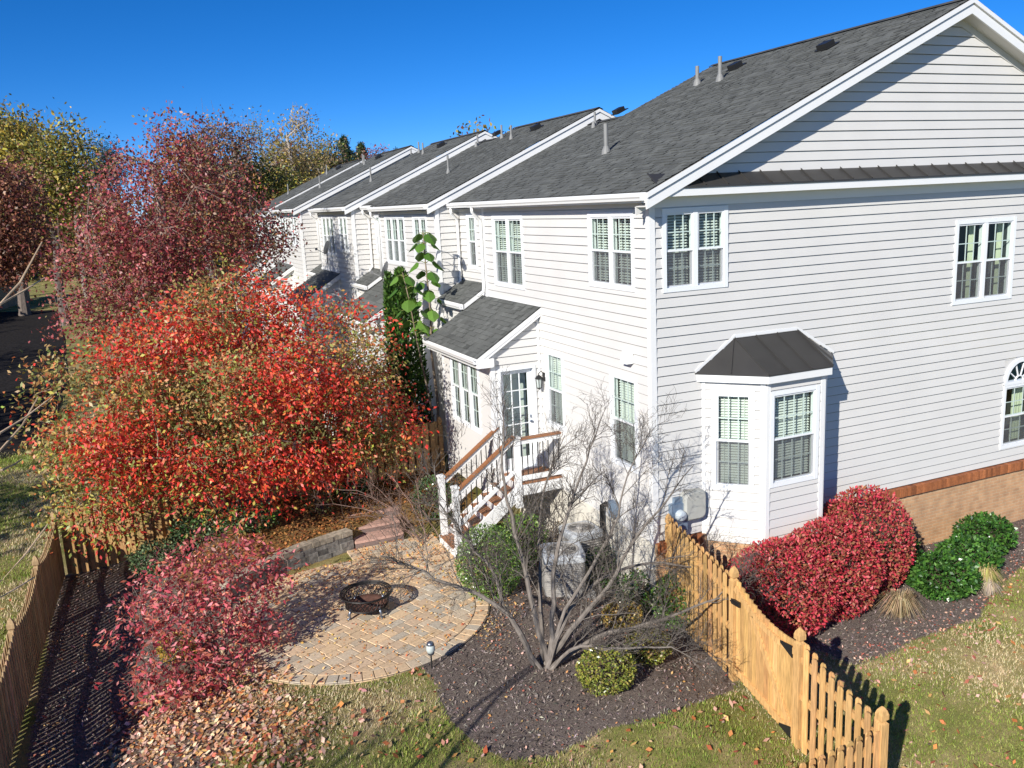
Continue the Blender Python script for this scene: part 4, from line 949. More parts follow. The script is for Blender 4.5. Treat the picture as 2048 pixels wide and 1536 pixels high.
def grow_tree(name, label, cat, base, trunks, blobs, ncl, per, crad, lsize, cols, seed, barkc=(0.16, 0.13, 0.11), group=None, rad=0.12, limbs=12, droop=0.0, aspect=0.5, twig=0.010, leafmat='leaf', shell=.55, colfun=None, crown='crown', bare=0, zmin=None, tint=None, limb_out=1.0):
    """trunk(s) with limbs and twigs reaching leaf clusters that fill the union of blobs"""
    rg = np.random.default_rng(seed); base = np.asarray(base, float)
    o = thing(name, label, cat, base, group)
    C, Dn = ellipsoid_pts(blobs, ncl, rg, shell)
    if zmin is not None: C[:, 2] = np.maximum(C[:, 2], zmin + rg.random(ncl) * .3)
    bb = MB(); nodes = []
    for (t_end, r0) in trunks:
        p = curve(base + np.array([(t_end[0] - base[0]) * .08, (t_end[1] - base[1]) * .08, -0.15]), t_end, 0.0, rg, 7, .05); rr = np.linspace(r0, r0 * .55, 7); rr[0] *= 1.35
        bb.tube(p, rr, 8, np.array(barkc) * rg.normal(1, .08)); nodes += [(q, r) for q, r in zip(p[3:], rr[3:])]
    NP = np.array([q for q, _ in nodes]); NR = np.array([r for _, r in nodes])
    ends = C[rg.choice(ncl, min(limbs, ncl), replace=False)]
    for e in ends:
        w = np.linalg.norm(NP - e, axis=1) + rg.random(len(NP)) * .3; k = int(np.argmin(w)); p = curve(NP[k], NP[k] + (e - NP[k]) * limb_out, .06 - droop * .1, rg, 7); r0 = max(NR[k] * .6, twig * 2); rr = np.linspace(r0, twig * 1.2, 7)
        bb.tube(p, rr, 6, np.array(barkc) * rg.normal(1, .1)); NP = np.vstack([NP, p[2:]]); NR = np.concatenate([NR, rr[2:]])
    for e in C:
        k = int(np.argmin(((NP - e) ** 2).sum(1))); p = curve(NP[k], e, .05, rg, 4); r0 = min(NR[k] * .6, twig * 1.6)
        bb.tube(p, np.linspace(r0, twig * .35, 4), 4, np.array(barkc) * rg.normal(1.1, .15), cap=False)
        if rg.random() < .3: NP = np.vstack([NP, p[1:3]]); NR = np.concatenate([NR, [twig, twig * .7]])
    for _ in range(bare):                           # bare whips poking out of the crown
        k = rg.integers(0, ncl); e = C[k] + np.array([rg.normal(0, .25), rg.normal(0, .25), rg.uniform(.5, 1.5)]) * (crad * 2.2)
        bb.tube(curve(C[k], e, 0, rg, 4), np.linspace(twig * .6, twig * .25, 4), 4, np.array(barkc), cap=False)
    bb.build('trunk', M['bark'], o)
    if per > 0:
        n = ncl * per; ids = np.repeat(np.arange(ncl), per)
        P = C[ids] + rg.normal(0, 1, (n, 3)) * crad * np.array([1, 1, .8]); P[:, 2] -= droop * crad * rg.random(n) * 1.5
        dirn = Dn[ids] * .7 + np.array([0, 0, -.9 * droop])
        col = pal(cols, n, rg)
        cl = np.clip(rg.normal(1, .2, (ncl, 1)), .45, 1.5); col *= cl[ids]
        if colfun is not None: col = colfun(P, col, rg, ids)
        if zmin is not None: keep = P[:, 2] > zmin; P, dirn, col = P[keep], dirn[keep], col[keep]
        quads_mesh(crown, leaf_quads(P, lsize, rg, aspect, dirn), np.clip(col, .004, 1), M[leafmat], o)
    return o
def shrub(name, label, cat, base, r, n, lsize, cols, seed, group=None, leafmat='leaf_gloss', stems=10, top=None, aspect=.55, lumps=.10, stemc=(0.14, 0.10, 0.075), extra=None):
    """clipped shrub: r = (rx, ry, height); leaves cover a lumpy rounded body over a tangle of stems"""
    rg = np.random.default_rng(seed); base = np.asarray(base, float); o = thing(name, label, cat, base, group)
    bs = [(base + np.array([0, 0, r[2] * .48]), np.array([r[0], r[1], r[2] * .54]))] + (extra or [])
    m = int(n * 1.25); k = rg.choice(len(bs), m, p=np.array([np.prod(b[1]) for b in bs]) / sum(np.prod(b[1]) for b in bs))
    d = rg.normal(0, 1, (m, 3)); d /= np.linalg.norm(d, axis=1)[:, None]
    ph = rg.uniform(0, 6, (4, 3)); lump = sum(np.sin(d @ (rg.normal(0, 1, 3) * 5) + ph[i, 0]) for i in range(4)) / 4
    cc = np.array([b[0] for b in bs])[k]; R_ = np.array([b[1] for b in bs])[k]
    q = 1 - .28 * rg.random(m) ** 2.2 + lumps * lump
    P = cc + R_ * d * q[:, None]; g = hgt(P[:, 0], P[:, 1]); P = P[P[:, 2] > g + .03]; d = d[:len(P)] if len(P) == m else ((P - cc[0]) / r[0])
    P = P[:n]; d = d[:n]; col = pal(cols, len(P), rg)
    quads_mesh('foliage', leaf_quads(P, lsize, rg, aspect, d * .7), col, M[leafmat], o)
    mb = MB()
    for i in range(stems):
        b_ = bs[i % len(bs)]; a = rg.uniform(0, 2 * PI); e = b_[0] + b_[1] * np.array([math.cos(a) * .75, math.sin(a) * .75, rg.uniform(.1, .7)])
        f0 = np.array([b_[0][0], b_[0][1], float(hgt(b_[0][0], b_[0][1])) - .05]) + np.array([rg.normal(0, .06), rg.normal(0, .06), 0])
        mb.tube(curve(f0, e, .05, rg, 5), np.linspace(.016, .004, 5), 5, stemc)
    # dense twigs within, which stop the body from looking hollow
    for i in range(stems * 8):
        b_ = bs[i % len(bs)]; v = rg.normal(0, 1, 3); v /= np.linalg.norm(v); e = b_[0] + b_[1] * v * .86
        if e[2] < float(hgt(e[0], e[1])) + .02: continue
        mb.tube(curve(b_[0] + b_[1] * v * .25, e, .02, rg, 3), np.linspace(.008, .003, 3), 3, stemc, cap=False)
    mb.build('stems', M['bark'], o)
    return o

RED = [(0.74, 0.055, 0.03), (0.82, 0.085, 0.04), (0.64, 0.04, 0.03), (0.72, 0.07, 0.06), (0.76, 0.20, 0.055), (0.76, 0.13, 0.09), (0.36, 0.05, 0.03)]
OLIVE = [(0.30, 0.25, 0.08), (0.38, 0.28, 0.10), (0.44, 0.28, 0.12), (0.22, 0.26, 0.07), (0.52, 0.30, 0.10), (0.60, 0.20, 0.08)]
MAROON = [(0.28, 0.045, 0.055), (0.34, 0.055, 0.06), (0.22, 0.045, 0.05), (0.36, 0.10, 0.07), (0.30, 0.14, 0.07), (0.44, 0.14, 0.13)]
BROWNRED = [(0.20, 0.06, 0.045), (0.26, 0.10, 0.06), (0.30, 0.13, 0.07), (0.16, 0.05, 0.045), (0.36, 0.18, 0.10)]
YELLOW = [(0.50, 0.36, 0.05), (0.42, 0.33, 0.06), (0.30, 0.28, 0.06), (0.22, 0.22, 0.06), (0.36, 0.24, 0.08)]
GREENY = [(0.17, 0.19, 0.05), (0.24, 0.23, 0.06), (0.12, 0.15, 0.045), (0.33, 0.28, 0.08)]
TAN = [(0.30, 0.21, 0.13), (0.24, 0.17, 0.11), (0.34, 0.25, 0.13), (0.22, 0.13, 0.09)]
PINE = [(0.03, 0.065, 0.03), (0.045, 0.085, 0.035), (0.025, 0.05, 0.03)]
GREEN = [(0.09, 0.19, 0.03), (0.14, 0.26, 0.04), (0.20, 0.33, 0.06), (0.06, 0.12, 0.025), (0.28, 0.38, 0.09)]
DKGREEN = [(0.035, 0.10, 0.018), (0.06, 0.15, 0.025), (0.09, 0.21, 0.035), (0.025, 0.07, 0.015)]
LIME = [(0.26, 0.28, 0.045), (0.32, 0.32, 0.06), (0.18, 0.22, 0.04), (0.38, 0.33, 0.09), (0.12, 0.16, 0.03)]

# the red crepe myrtle by the board fence
B = np.array([-5.95, 6.75, float(hgt(-5.95, 6.75))])
def cm_col(P, col, rg, ids):
    # olive and brown seed heads gather in patches, the rest is red and orange
    f = np.sin(P[:, 0] * 1.9 + 1.3) + np.sin(P[:, 1] * 1.6 + P[:, 2] * 1.3) + np.sin(P[:, 2] * 2.6 + P[:, 0] * 1.1) + rg.normal(0, .75, len(P)) - .55 * sstep(-6.5, -9.5, P[:, 0]) * -1.4
    oc = pal(OLIVE, len(P), rg); m = f > 0.62; col[m] = oc[m]; gy = pal([(.34, .36, .07), (.46, .40, .08), (.26, .30, .06)], len(P), rg); m = (rg.random(len(P)) < .10 + .28 * sstep(3.6, 1.6, P[:, 2]) * sstep(-5.0, -8.0, P[:, 0])); col[m] = gy[m]; return col
T = lambda dx, dy, z: np.array([B[0] + dx, B[1] + dy, z])
grow_tree('crepe_myrtle', 'broad orange red tree arching over the board fence', 'tree', B,
          [(T(-.9, -.4, 3.2), .07), (T(.2, .1, 3.6), .075), (T(1.1, -.2, 3.1), .065), (T(-.2, .7, 3.4), .06), (T(-1.7, .2, 2.9), .055), (T(1.9, .4, 2.9), .055)],
          [(T(-.1, 0, 4.3), (2.5, 2.2, 1.7)), (T(-2.2, -.4, 3.6), (1.7, 1.6, 1.6)), (T(2.1, .3, 3.9), (1.5, 1.7, 1.5)), (T(-1.0, -1.2, 3.2), (1.9, 1.1, 1.5)), (T(1.0, -1.0, 3.1), (1.8, 1.1, 1.4)), (T(-2.7, -.4, 2.2), (1.1, 1.2, 1.0)), (T(-.3, -1.4, 2.2), (1.5, .8, .8)), (T(2.8, .2, 2.9), (.9, 1.2, 1.0)), (T(.3, .8, 5.2), (1.5, 1.3, .8)), (T(2.9, -.1, 2.3), (1.0, .9, .8)), (T(1.9, -.6, 2.2), (1.0, .7, .7))],
          760, 84, .235, .10, RED, 41, (0.36, 0.27, 0.20), rad=.08, limbs=26, droop=.55, aspect=.48, twig=.010, colfun=cm_col, shell=.62)

def bpx(u, v, ru, rv, Y, ry=None):
    """an ellipsoid of crown seen at photo pixel (u, v), standing at depth Y in the yard"""
    c = on(u, v, 1, Y); m = float((c - CAM) @ _f) / FPX
    return (c, (ru * m, ry if ry is not None else ru * m * .9, rv * m))
def base_at(u, Y, v=600):
    c = on(u, v, 1, Y); return np.array([c[0], Y, float(hgt(c[0], Y))])
def tree_px(name, label, u, Y, blobs, ncl, per, crad, lsize, cols, seed, trunkr=.2, barkc=(.16, .13, .11), trunk_v=None, group=None, **k):
    bl = [bpx(*b, Y) if len(b) == 4 else bpx(*b[:4], Y + b[4], b[5] if len(b) > 5 else None) for b in blobs]
    b0 = base_at(u, Y); top = max(b[0][2] for b in bl)
    return grow_tree(name, label, 'tree', b0, [(np.array([b0[0], b0[1], b0[2] + (top - b0[2]) * .9]), trunkr)], bl, ncl, per, crad, lsize, cols, seed, barkc, group, **k)

# maroon pear tree in the next yard, and its browner twin to the left
def mar_col(P, col, rg, ids):
    z = (P[:, 2] - 2) / 8; g = pal([(0.30, 0.20, 0.08), (0.26, 0.22, 0.07), (0.36, 0.16, 0.07)], len(P), rg); m = rg.random(len(P)) < .16 + .10 * np.sin(P[:, 0] * 1.2 + P[:, 2]); col[m] = g[m]
    p = pal([(0.46, 0.16, 0.15), (0.50, 0.13, 0.14)], len(P), rg); m = (rg.random(len(P)) < .22) & (P[:, 0] < -6.5); col[m] = p[m]; return col
tree_px('pear_tree', 'tall maroon leaved tree with bare whips on top, behind the orange red tree', 345, 15.5,
        [(345, 440, 185, 150), (230, 540, 125, 95, -.5), (445, 500, 120, 120, .4), (335, 330, 105, 70), (345, 265, 48, 40), (150, 640, 60, 60, -1), (525, 470, 60, 70, .3, 1.0), (300, 600, 140, 80, -.8)],
        800, 40, .27, .105, MAROON, 51, .24, (.30, .22, .18), limbs=44, aspect=.6, twig=.014, bare=150, colfun=mar_col, shell=.45)
tree_px('pear_tree', 'brownish maroon tree at the left edge, in front of the yellow trees', -70, 27, [(-20, 450, 100, 110), (10, 385, 60, 60), (35, 500, 55, 55), (-60, 520, 90, 60)], 430, 42, .42, .15, BROWNRED, 52, .25, limbs=14, bare=10, aspect=.6, twig=.018)
G_ = 'trees beyond the houses'
tree_px('poplar_tree', 'yellow leaved tree at the far left, tallest of the yellow ones', 45, 60, [(45, 320, 55, 70), (60, 380, 60, 60), (30, 260, 30, 30)], 260, 40, .8, .30, YELLOW, 53, .35, limbs=14, group=G_, bare=20, twig=.03)
tree_px('poplar_tree', 'yellow green tree right of the tallest yellow one, thinner and lower', 125, 52, [(120, 340, 50, 60), (100, 400, 60, 50), (135, 285, 30, 35)], 230, 34, .7, .27, YELLOW + GREENY, 54, .3, limbs=14, group=G_, bare=26, twig=.026)
tree_px('oak_tree', 'dark green rounded tree behind the yellow leaves at the far left', 10, 75, [(5, 275, 50, 28), (20, 300, 50, 30)], 120, 40, 1.0, .36, [(.10, .10, .03), (.07, .08, .03), (.16, .12, .04)], 55, .3, group=G_, twig=.03)
tree_px('bare_tree', 'leafless grey tree between the yellow trees and the maroon crown', 178, 58, [(180, 330, 34, 52), (170, 400, 40, 40)], 130, 7, .6, .2, TAN, 56, .22, (.24, .20, .17), limbs=16, group=G_, bare=46, twig=.028)
tree_px('pine_tree', 'small dark green pine peeping out left of the maroon crown', 212, 66, [(212, 325, 20, 26), (212, 300, 12, 16), (205, 355, 30, 25)], 150, 40, .55, .28, PINE, 57, .25, aspect=.2, group=G_, twig=.02)
tree_px('maple_tree', 'brown half bare tree behind the top of the maroon crown', 430, 48, [(425, 330, 75, 60), (440, 280, 50, 35), (395, 390, 70, 50)], 320, 22, .6, .22, BROWNRED + TAN, 58, .3, (.22, .18, .16), limbs=20, group=G_, bare=70, twig=.022)
tree_px('bare_tree', 'slender grey tree right of the brown one, nearly leafless', 500, 55, [(500, 330, 36, 75), (490, 400, 40, 40), (510, 265, 20, 30)], 230, 8, .55, .2, TAN + GREENY, 59, .22, (.26, .22, .19), limbs=20, group=G_, bare=60, twig=.024)
tree_px('bare_tree', 'greyish tree with rusty tips standing in the middle of the treeline', 552, 60, [(548, 320, 38, 62), (540, 390, 45, 50)], 240, 12, .6, .22, TAN + YELLOW, 60, .22, (.26, .22, .19), limbs=18, group=G_, bare=50, twig=.026)
tree_px('sycamore_tree', 'tallest thin tree with pale trunk and sparse yellow leaves, left of the spruce', 605, 58, [(605, 300, 34, 70), (600, 240, 22, 26), (622, 345, 34, 50), (585, 340, 30, 50)], 250, 11, .5, .22, [(.40, .30, .10), (.34, .24, .10), (.28, .22, .10)], 61, .24, (.36, .31, .26), limbs=20, group=G_, bare=44, twig=.026)
tree_px('oak_tree', 'olive green bushy tree between the thin tree and the spruce', 645, 66, [(645, 325, 40, 45), (620, 365, 50, 40), (660, 355, 40, 40)], 220, 36, .8, .28, GREENY + TAN, 62, .3, group=G_, twig=.026)
tree_px('oak_tree', 'low yellow green trees right above the farthest roof', 530, 50, [(530, 390, 60, 34), (500, 360, 40, 40), (570, 380, 40, 34)], 220, 34, .6, .24, GREENY + YELLOW, 63, .25, group=G_, twig=.024)
def spruce(label, u, Y, vtop, vbot, rpx, seed, cols=PINE):
    rg = np.random.default_rng(seed); b = base_at(u, Y); top = on(u, vtop, 1, Y); low = on(u, vbot, 1, Y); m = float((top - CAM) @ _f) / FPX; H = top[2] - low[2]; R0 = rpx * m
    o = thing('spruce_tree', label, 'tree', b, 'trees beyond the houses'); mb = MB(); mb.tube([b, [top[0], Y, top[2]]], [.25, .04], 6, (.12, .09, .07)); Q = []; 
    nb = 150
    for i in range(nb):
        t = (i + rg.random()) / nb; z = low[2] + H * t; L = R0 * (1 - t) ** .8 * rg.uniform(.65, 1.1) + .12; a = rg.uniform(0, 2 * PI); d = np.array([math.cos(a), math.sin(a), .1])
        p0 = np.array([top[0], Y, z]); p = np.stack([p0, p0 + d * L * .5 + Z_ * -.10 * L, p0 + d * L + Z_ * .0 * L]); mb.tube(p, [.05, .03, .01], 4, (.10, .08, .06), cap=False)
        k = 46; s = rg.random(k); q = p0 + d * (L * s)[:, None] + rg.normal(0, .07 * L + .06, (k, 3)); q[:, 2] -= .12 * L * np.sin(s * PI) + rg.random(k) * .28 * L * .8; Q.append(q)
    mb.build('trunk', M['bark'], o); P = np.concatenate(Q); quads_mesh('crown', leaf_quads(P, .34, rg, .22, np.array([0, 0, -.3])), pal(cols, len(P), rg), M['leaf'], o)
spruce('dark pointed spruce with drooping boughs above the far roofs', 686, 72, 274, 400, 62, 71)
spruce('rounder dark green conifer right of the pointed spruce', 722, 78, 288, 400, 50, 72, [(.045, .075, .03), (.06, .09, .03)])
spruce('small conifer top poking over the ridge of the second row house', 792, 85, 300, 420, 40, 73)
tree_px('maple_tree', 'small rust red tree between the conifers and the ridge', 738, 66, [(735, 322, 13, 20), (755, 310, 22, 18, 0, 2.0), (740, 350, 30, 30)], 90, 16, .4, .2, [(.30, .09, .05), (.22, .06, .06)], 74, .12, group=G_, bare=20, twig=.016)
# the wood far behind, one mass
rg = np.random.default_rng(75); n = 60000
x = rg.uniform(-70, 45, n); y = 92 + rg.uniform(0, 14, n); zt = 10.5 + 3.0 * np.sin(x * .21) + 2.2 * np.sin(x * .53 + 1) + 1.0 * np.sin(x * 1.3); z = hgt(x, y) + rg.random(n) ** .7 * np.maximum(zt, 3.5) * rg.uniform(.8, 1.08, n)
cols = pal(TAN + GREENY + YELLOW + BROWNRED[:3], n, rg) * (1 + .3 * np.sin(x * .35))[:, None]
fw = quads_mesh('woods', leaf_quads(np.stack([x, y, z], 1), .75, rg, .6), np.clip(cols, .01, 1), M['leaf']); tag(fw, 'distant brown and yellow autumn wood along the horizon', 'wood'); kind(fw, 'stuff')
# neighbour's fence with a hedge over it, at the far left
mb = MB(); fa, fb = on(-160, 680, 1, 52), on(62, 600, 1, 72); fa[2], fb[2] = float(hgt(fa[0], fa[1])), float(hgt(fb[0], fb[1])); L = np.linalg.norm(fb - fa); d = (fb - fa) / L
for i in range(int(L / .3)):
    p = fa + d * i * .3; mb.prism((p[0], p[1], float(hgt(p[0], p[1]))), d * .285, np.cross(Z_, d) * .04, Z_ * (1.75 + rng.normal(0, .01)), np.array((.30, .23, .15)) * rng.normal(1, .08))
tag(mb.build('board_fence', M['wood']), 'distant tan board fence along the far side of the dark slope', 'fence')
hd = thing('hedge', 'dark leafy hedge rising over the distant tan fence', 'hedge', fa + d * L * .5 + np.cross(Z_, d) * 1.2)
n = 9000; t = rg.random(n); P = fa + (fb - fa) * t[:, None] + np.cross(Z_, d) * rg.uniform(.3, 2.4, n)[:, None]; P[:, 2] = hgt(P[:, 0], P[:, 1]) + 1.2 + rg.random(n) * (2.0 + .5 * np.sin(t * 30)); quads_mesh('foliage', leaf_quads(P, .3, rg, .6), pal([(.08, .05, .04), (.11, .07, .05), (.06, .07, .03)], n, rg), M['leaf'], hd)
# off to the left: a young tree whose long shoots reach into view, and the trees that shade the slope
wt = np.array([-12.3, -7.3, float(hgt(-12.3, -7.3))]); o = thing('bare_tree', 'bare tree beyond the left fence, only its long shoots reaching into view', 'tree', wt)
mb = MB(); hub = wt + np.array([.3, -.2, 2.6]); mb.tube(curve(wt - Z_ * .1, hub, 0, rng, 6), np.linspace(.14, .10, 6), 8, (.22, .18, .14))
def limb(p, d, L, r, lvl):
    q = np.array([p + d * L * a + Z_ * (.06 * L * a * a) for a in np.linspace(0, 1, 5)]); q[1:] += np.cumsum(rng.normal(0, L * .025, (4, 3)), 0); mb.tube(q, np.linspace(r, r * .45, 5), 6 if lvl < 2 else 4, (.24, .19, .15), cap=False)
    if lvl < 4:
        for _ in range((4, 4, 4, 3)[lvl]):
            f = rng.uniform(.35, 1); i = min(int(f * 4), 3); s_ = unit(rng.normal(0, 1, 3)); limb(q[i] + (q[i + 1] - q[i]) * (f * 4 - i), unit(d + s_ * .75 + Z_ * .25), L * rng.uniform(.5, .72), r * .5, lvl + 1)
for a in np.linspace(0, 2 * PI, 7, endpoint=False): 
    dd_ = unit((math.cos(a) * .75 - .25, math.sin(a) * .75 - .1, 1.25)); limb(hub - Z_ * rng.uniform(0, .6), dd_, 2.3, .06, 0)
WY = -5.6
mb.tube(curve(hub, on(-160, 720, 1, WY), .05, rng, 6), np.linspace(.045, .014, 6), 6, (.30, .22, .15)); j = on(-160, 720, 1, WY)
mb.tube(curve(wt + Z_ * 2.8, on(-140, 960, 1, WY), .05, rng, 6), np.linspace(.045, .014, 6), 6, (.30, .22, .15)); j2 = on(-140, 960, 1, WY)
for st_, pts in ((j, ((0, 609), (40, 565), (84, 484))), (j, ((0, 608), (50, 580), (90, 555))), (j2, ((0, 866), (50, 835), (104, 794))), (j2, ((0, 901), (45, 850), (76, 794))), (j2, ((0, 1164), (50, 1110), (96, 1048))), (j2, ((5, 940), (30, 928), (44, 918))), (j2, ((0, 1195), (35, 1175), (68, 1155)))):
    P = [st_] + [on(a, b, 1, WY + .12 * i) for i, (a, b) in enumerate(pts)]
    mb.tube(P, np.linspace(.011, .0045, len(P)), 6, np.array((.42, .30, .20)) * rng.normal(1, .12))
mb.build('trunk', M['bark'], o)
for k_, (x, y, h) in enumerate(((-27, 16, 11), (-33, 26, 13), (-38, 38, 13), (-22.5, 5.5, 9))):
    b = np.array([x, y, float(hgt(x, y))]); grow_tree('shade_tree', ['leafy tree left of the dark slope, outside the picture, shading its near end', 'second leafy tree left of the dark slope, shading its middle', 'third leafy tree left of the dark slope, shading its far end', 'tree beyond the left lawn, outside the picture, striping it with shade'][k_], 'tree', b, [(b + Z_ * h * .5, .25)], [(b + Z_ * h * .62, (h * .42, h * .42, h * .4))], 150 if k_ < 3 else 110, 26, .7, .38 if k_ < 3 else .3, BROWNRED, 80 + k_, limbs=12, twig=.03)

# ------------------------------------------------------------------ shrubs and small trees of the yard
BURN = [(0.56, 0.045, 0.075), (0.66, 0.07, 0.10), (0.46, 0.035, 0.055), (0.38, 0.06, 0.05), (0.62, 0.14, 0.13), (0.38, 0.17, 0.08), (0.30, 0.10, 0.05)]
gpz = lambda x, y: np.array([x, y, float(hgt(x, y))])
shrub('burning_bush', 'left bush of the crimson hedge, behind the wooden gate', 'bush', gpz(1.55, -1.42), (1.02, .80, 1.52), 9500, .066, BURN, 101, 'crimson bushes by the bay window', 'leaf', 14, lumps=.07)
shrub('burning_bush', 'middle bush of the crimson hedge, below the bay window', 'bush', gpz(2.75, -1.25), (.95, .78, 1.62), 9000, .066, BURN, 102, 'crimson bushes by the bay window', 'leaf', 14, lumps=.07)
shrub('burning_bush', 'right and tallest bush of the crimson hedge, against the brick base', 'bush', gpz(3.85, -.95), (.88, .72, 1.86), 9000, .066, BURN + [(0.36, 0.16, 0.07)], 103, 'crimson bushes by the bay window', 'leaf', 14, lumps=.08)
g_ = 'glossy green mounds by the brick base'
shrub('laurel_bush', 'nearest glossy green mound, beside the tan grass tuft', 'bush', gpz(5.0, -1.70), (.60, .52, .68), 3000, .085, DKGREEN, 104, g_, lumps=.10)
shrub('laurel_bush', 'middle glossy green mound of the group', 'bush', gpz(6.05, -1.35), (.56, .5, .66), 2800, .085, DKGREEN, 105, g_, lumps=.10)
shrub('laurel_bush', 'farthest glossy green mound, nearest the right edge', 'bush', gpz(7.1, -.85), (.58, .48, .74), 2800, .085, DKGREEN, 106, g_, lumps=.10)
shrub('laurel_bush', 'small glossy green mound squeezed between the crimson hedge and the brick', 'bush', gpz(5.02, -.72), (.36, .32, .70), 1500, .08, DKGREEN, 107, g_, lumps=.1)
bx = gp(990, 1200)
shrub('boxwood', 'bright green clipped boxwood at the foot of the white stairs', 'bush', bx + np.array([0.02, .25, 0]), (.60, .52, 1.30), 5200, .052, GREEN, 108, lumps=.06)
shrub('boxwood', 'loose green shrub below the landing, behind the air conditioners', 'bush', gpz(-1.35, 2.62), (.50, .42, 1.0), 2200, .055, GREEN, 109, lumps=.14)
shrub('boxwood', 'brownish twiggy shrub in front of the parged wall by the landing', 'bush', gpz(-.62, 2.62), (.42, .34, .86), 1500, .04, [(.16, .11, .06), (.22, .15, .08), (.12, .10, .05)], 110, stems=20, lumps=.14)
def low(name, label, u, v, r, n, ls, cols, seed, **k): b = gp(u, v); return shrub(name, label, 'bush', b + np.array([.05, r[1] * .6, 0]), r, n, ls, cols, seed, **k)
low('boxwood', 'dark green shrub right of the nearer air conditioner, tangled in twigs', 1212, 1178, (.42, .36, .74), 1900, .055, DKGREEN + GREEN[:2], 111)
low('holly_bush', 'dark green shrub close to the wooden fence under bare twigs', 1382, 1262, (.52, .46, .92), 2800, .065, DKGREEN + GREEN[:3], 112, lumps=.14)
low('holly_bush', 'green shrub between the tree trunks and the fence, half covered by twigs', 1288, 1228, (.45, .36, .66), 2000, .055, DKGREEN + [(.2, .2, .05)], 113, lumps=.14)
low('azalea', 'yellow green ball shaped shrub nearest the camera, right of the trunks', 1224, 1392, (.44, .40, .58), 3000, .048, LIME, 114, lumps=.08)
low('azalea', 'yellow tinged low shrub left of the gate', 1306, 1330, (.36, .33, .46), 2000, .046, LIME + [(.40, .26, .08)], 115, lumps=.10)
low('azalea', 'small ochre shrub behind the two yellow green ones', 1250, 1262, (.34, .28, .40), 1500, .045, [(.30, .19, .05), (.36, .24, .06), (.20, .19, .05)], 116, lumps=.12)
low('azalea', 'small yellow shrub inside the stems of the pink leaved bush', 352, 1330, (.30, .28, .45), 1200, .045, [(.45, .33, .05), (.36, .30, .05), (.5, .3, .06)], 117, lumps=.12)
SAGE = [(.10, .17, .08), (.15, .22, .10), (.07, .12, .05), (.20, .25, .12)]
low('catmint', 'pale green leafy clump at the fence foot left of the pink leaved bush', 318, 1152, (.55, .40, .62), 1500, .075, SAGE, 118, leafmat='leaf', lumps=.2)
low('catmint', 'green clump around the trunks of the orange red tree', 500, 1068, (.60, .45, .55), 1500, .07, SAGE + GREEN[:2], 119, leafmat='leaf', lumps=.2)
low('catmint', 'green clump under the left boughs of the orange red tree', 408, 1090, (.65, .40, .6), 1500, .075, SAGE + DKGREEN[:2], 120, leafmat='leaf', lumps=.2)
low('boxwood', 'round dark green shrub at the board fence right of the orange red tree', 700, 998, (.48, .38, .62), 1500, .055, DKGREEN, 121)
low('holly_bush', 'green shrub beside the far stair post under the sunroom window', 872, 1020, (.50, .40, .95), 1800, .06, DKGREEN + SAGE, 122, lumps=.15)
low('boxwood', 'reddish green sprig by the board fence below the orange red crown', 640, 1035, (.3, .28, .62), 700, .055, [(.30, .10, .05), (.14, .16, .05), (.22, .2, .06)], 123, leafmat='leaf', lumps=.2)
# pink leaved bush in front of the patio
PK = [(0.52, 0.09, 0.11), (0.62, 0.15, 0.17), (0.46, 0.06, 0.07), (0.66, 0.24, 0.21), (0.58, 0.18, 0.11), (0.36, 0.10, 0.08)]
pb = gp(446, 1340); Yp = pb[1] + .1
bl = [bpx(425, 1110, 100, 48, Yp + .7), bpx(490, 1165, 80, 60, Yp + .45), bpx(350, 1175, 90, 60, Yp + .3), bpx(300, 1255, 78, 55, Yp), bpx(480, 1240, 70, 60, Yp + .1), bpx(390, 1240, 90, 60, Yp), bpx(300, 1360, 62, 52, Yp - .5), bpx(410, 1350, 90, 50, Yp - .55), bpx(330, 1420, 60, 26, Yp - .8), bpx(545, 1150, 45, 55, Yp + .5), bpx(530, 1280, 50, 60, Yp), bpx(250, 1190, 40, 30, Yp + .3)]
stems = [(pb + np.array([a, b, h]), .018) for a, b, h in ((-.5, .2, .8), (.2, .5, 1.1), (.35, .1, .9), (-.2, .7, 1.2), (-.6, -.3, .5), (.1, -.4, .5), (-.1, .2, 1.1), (.3, .6, .9))]
grow_tree('viburnum', 'open pink leaved bush in front of the round patio', 'bush', pb, stems, bl, 380, 13, .12, .10, PK, 131, (.20, .15, .12), limbs=40, aspect=.42, twig=.006, shell=.5, zmin=float(pb[2]) + .12, crown='foliage')

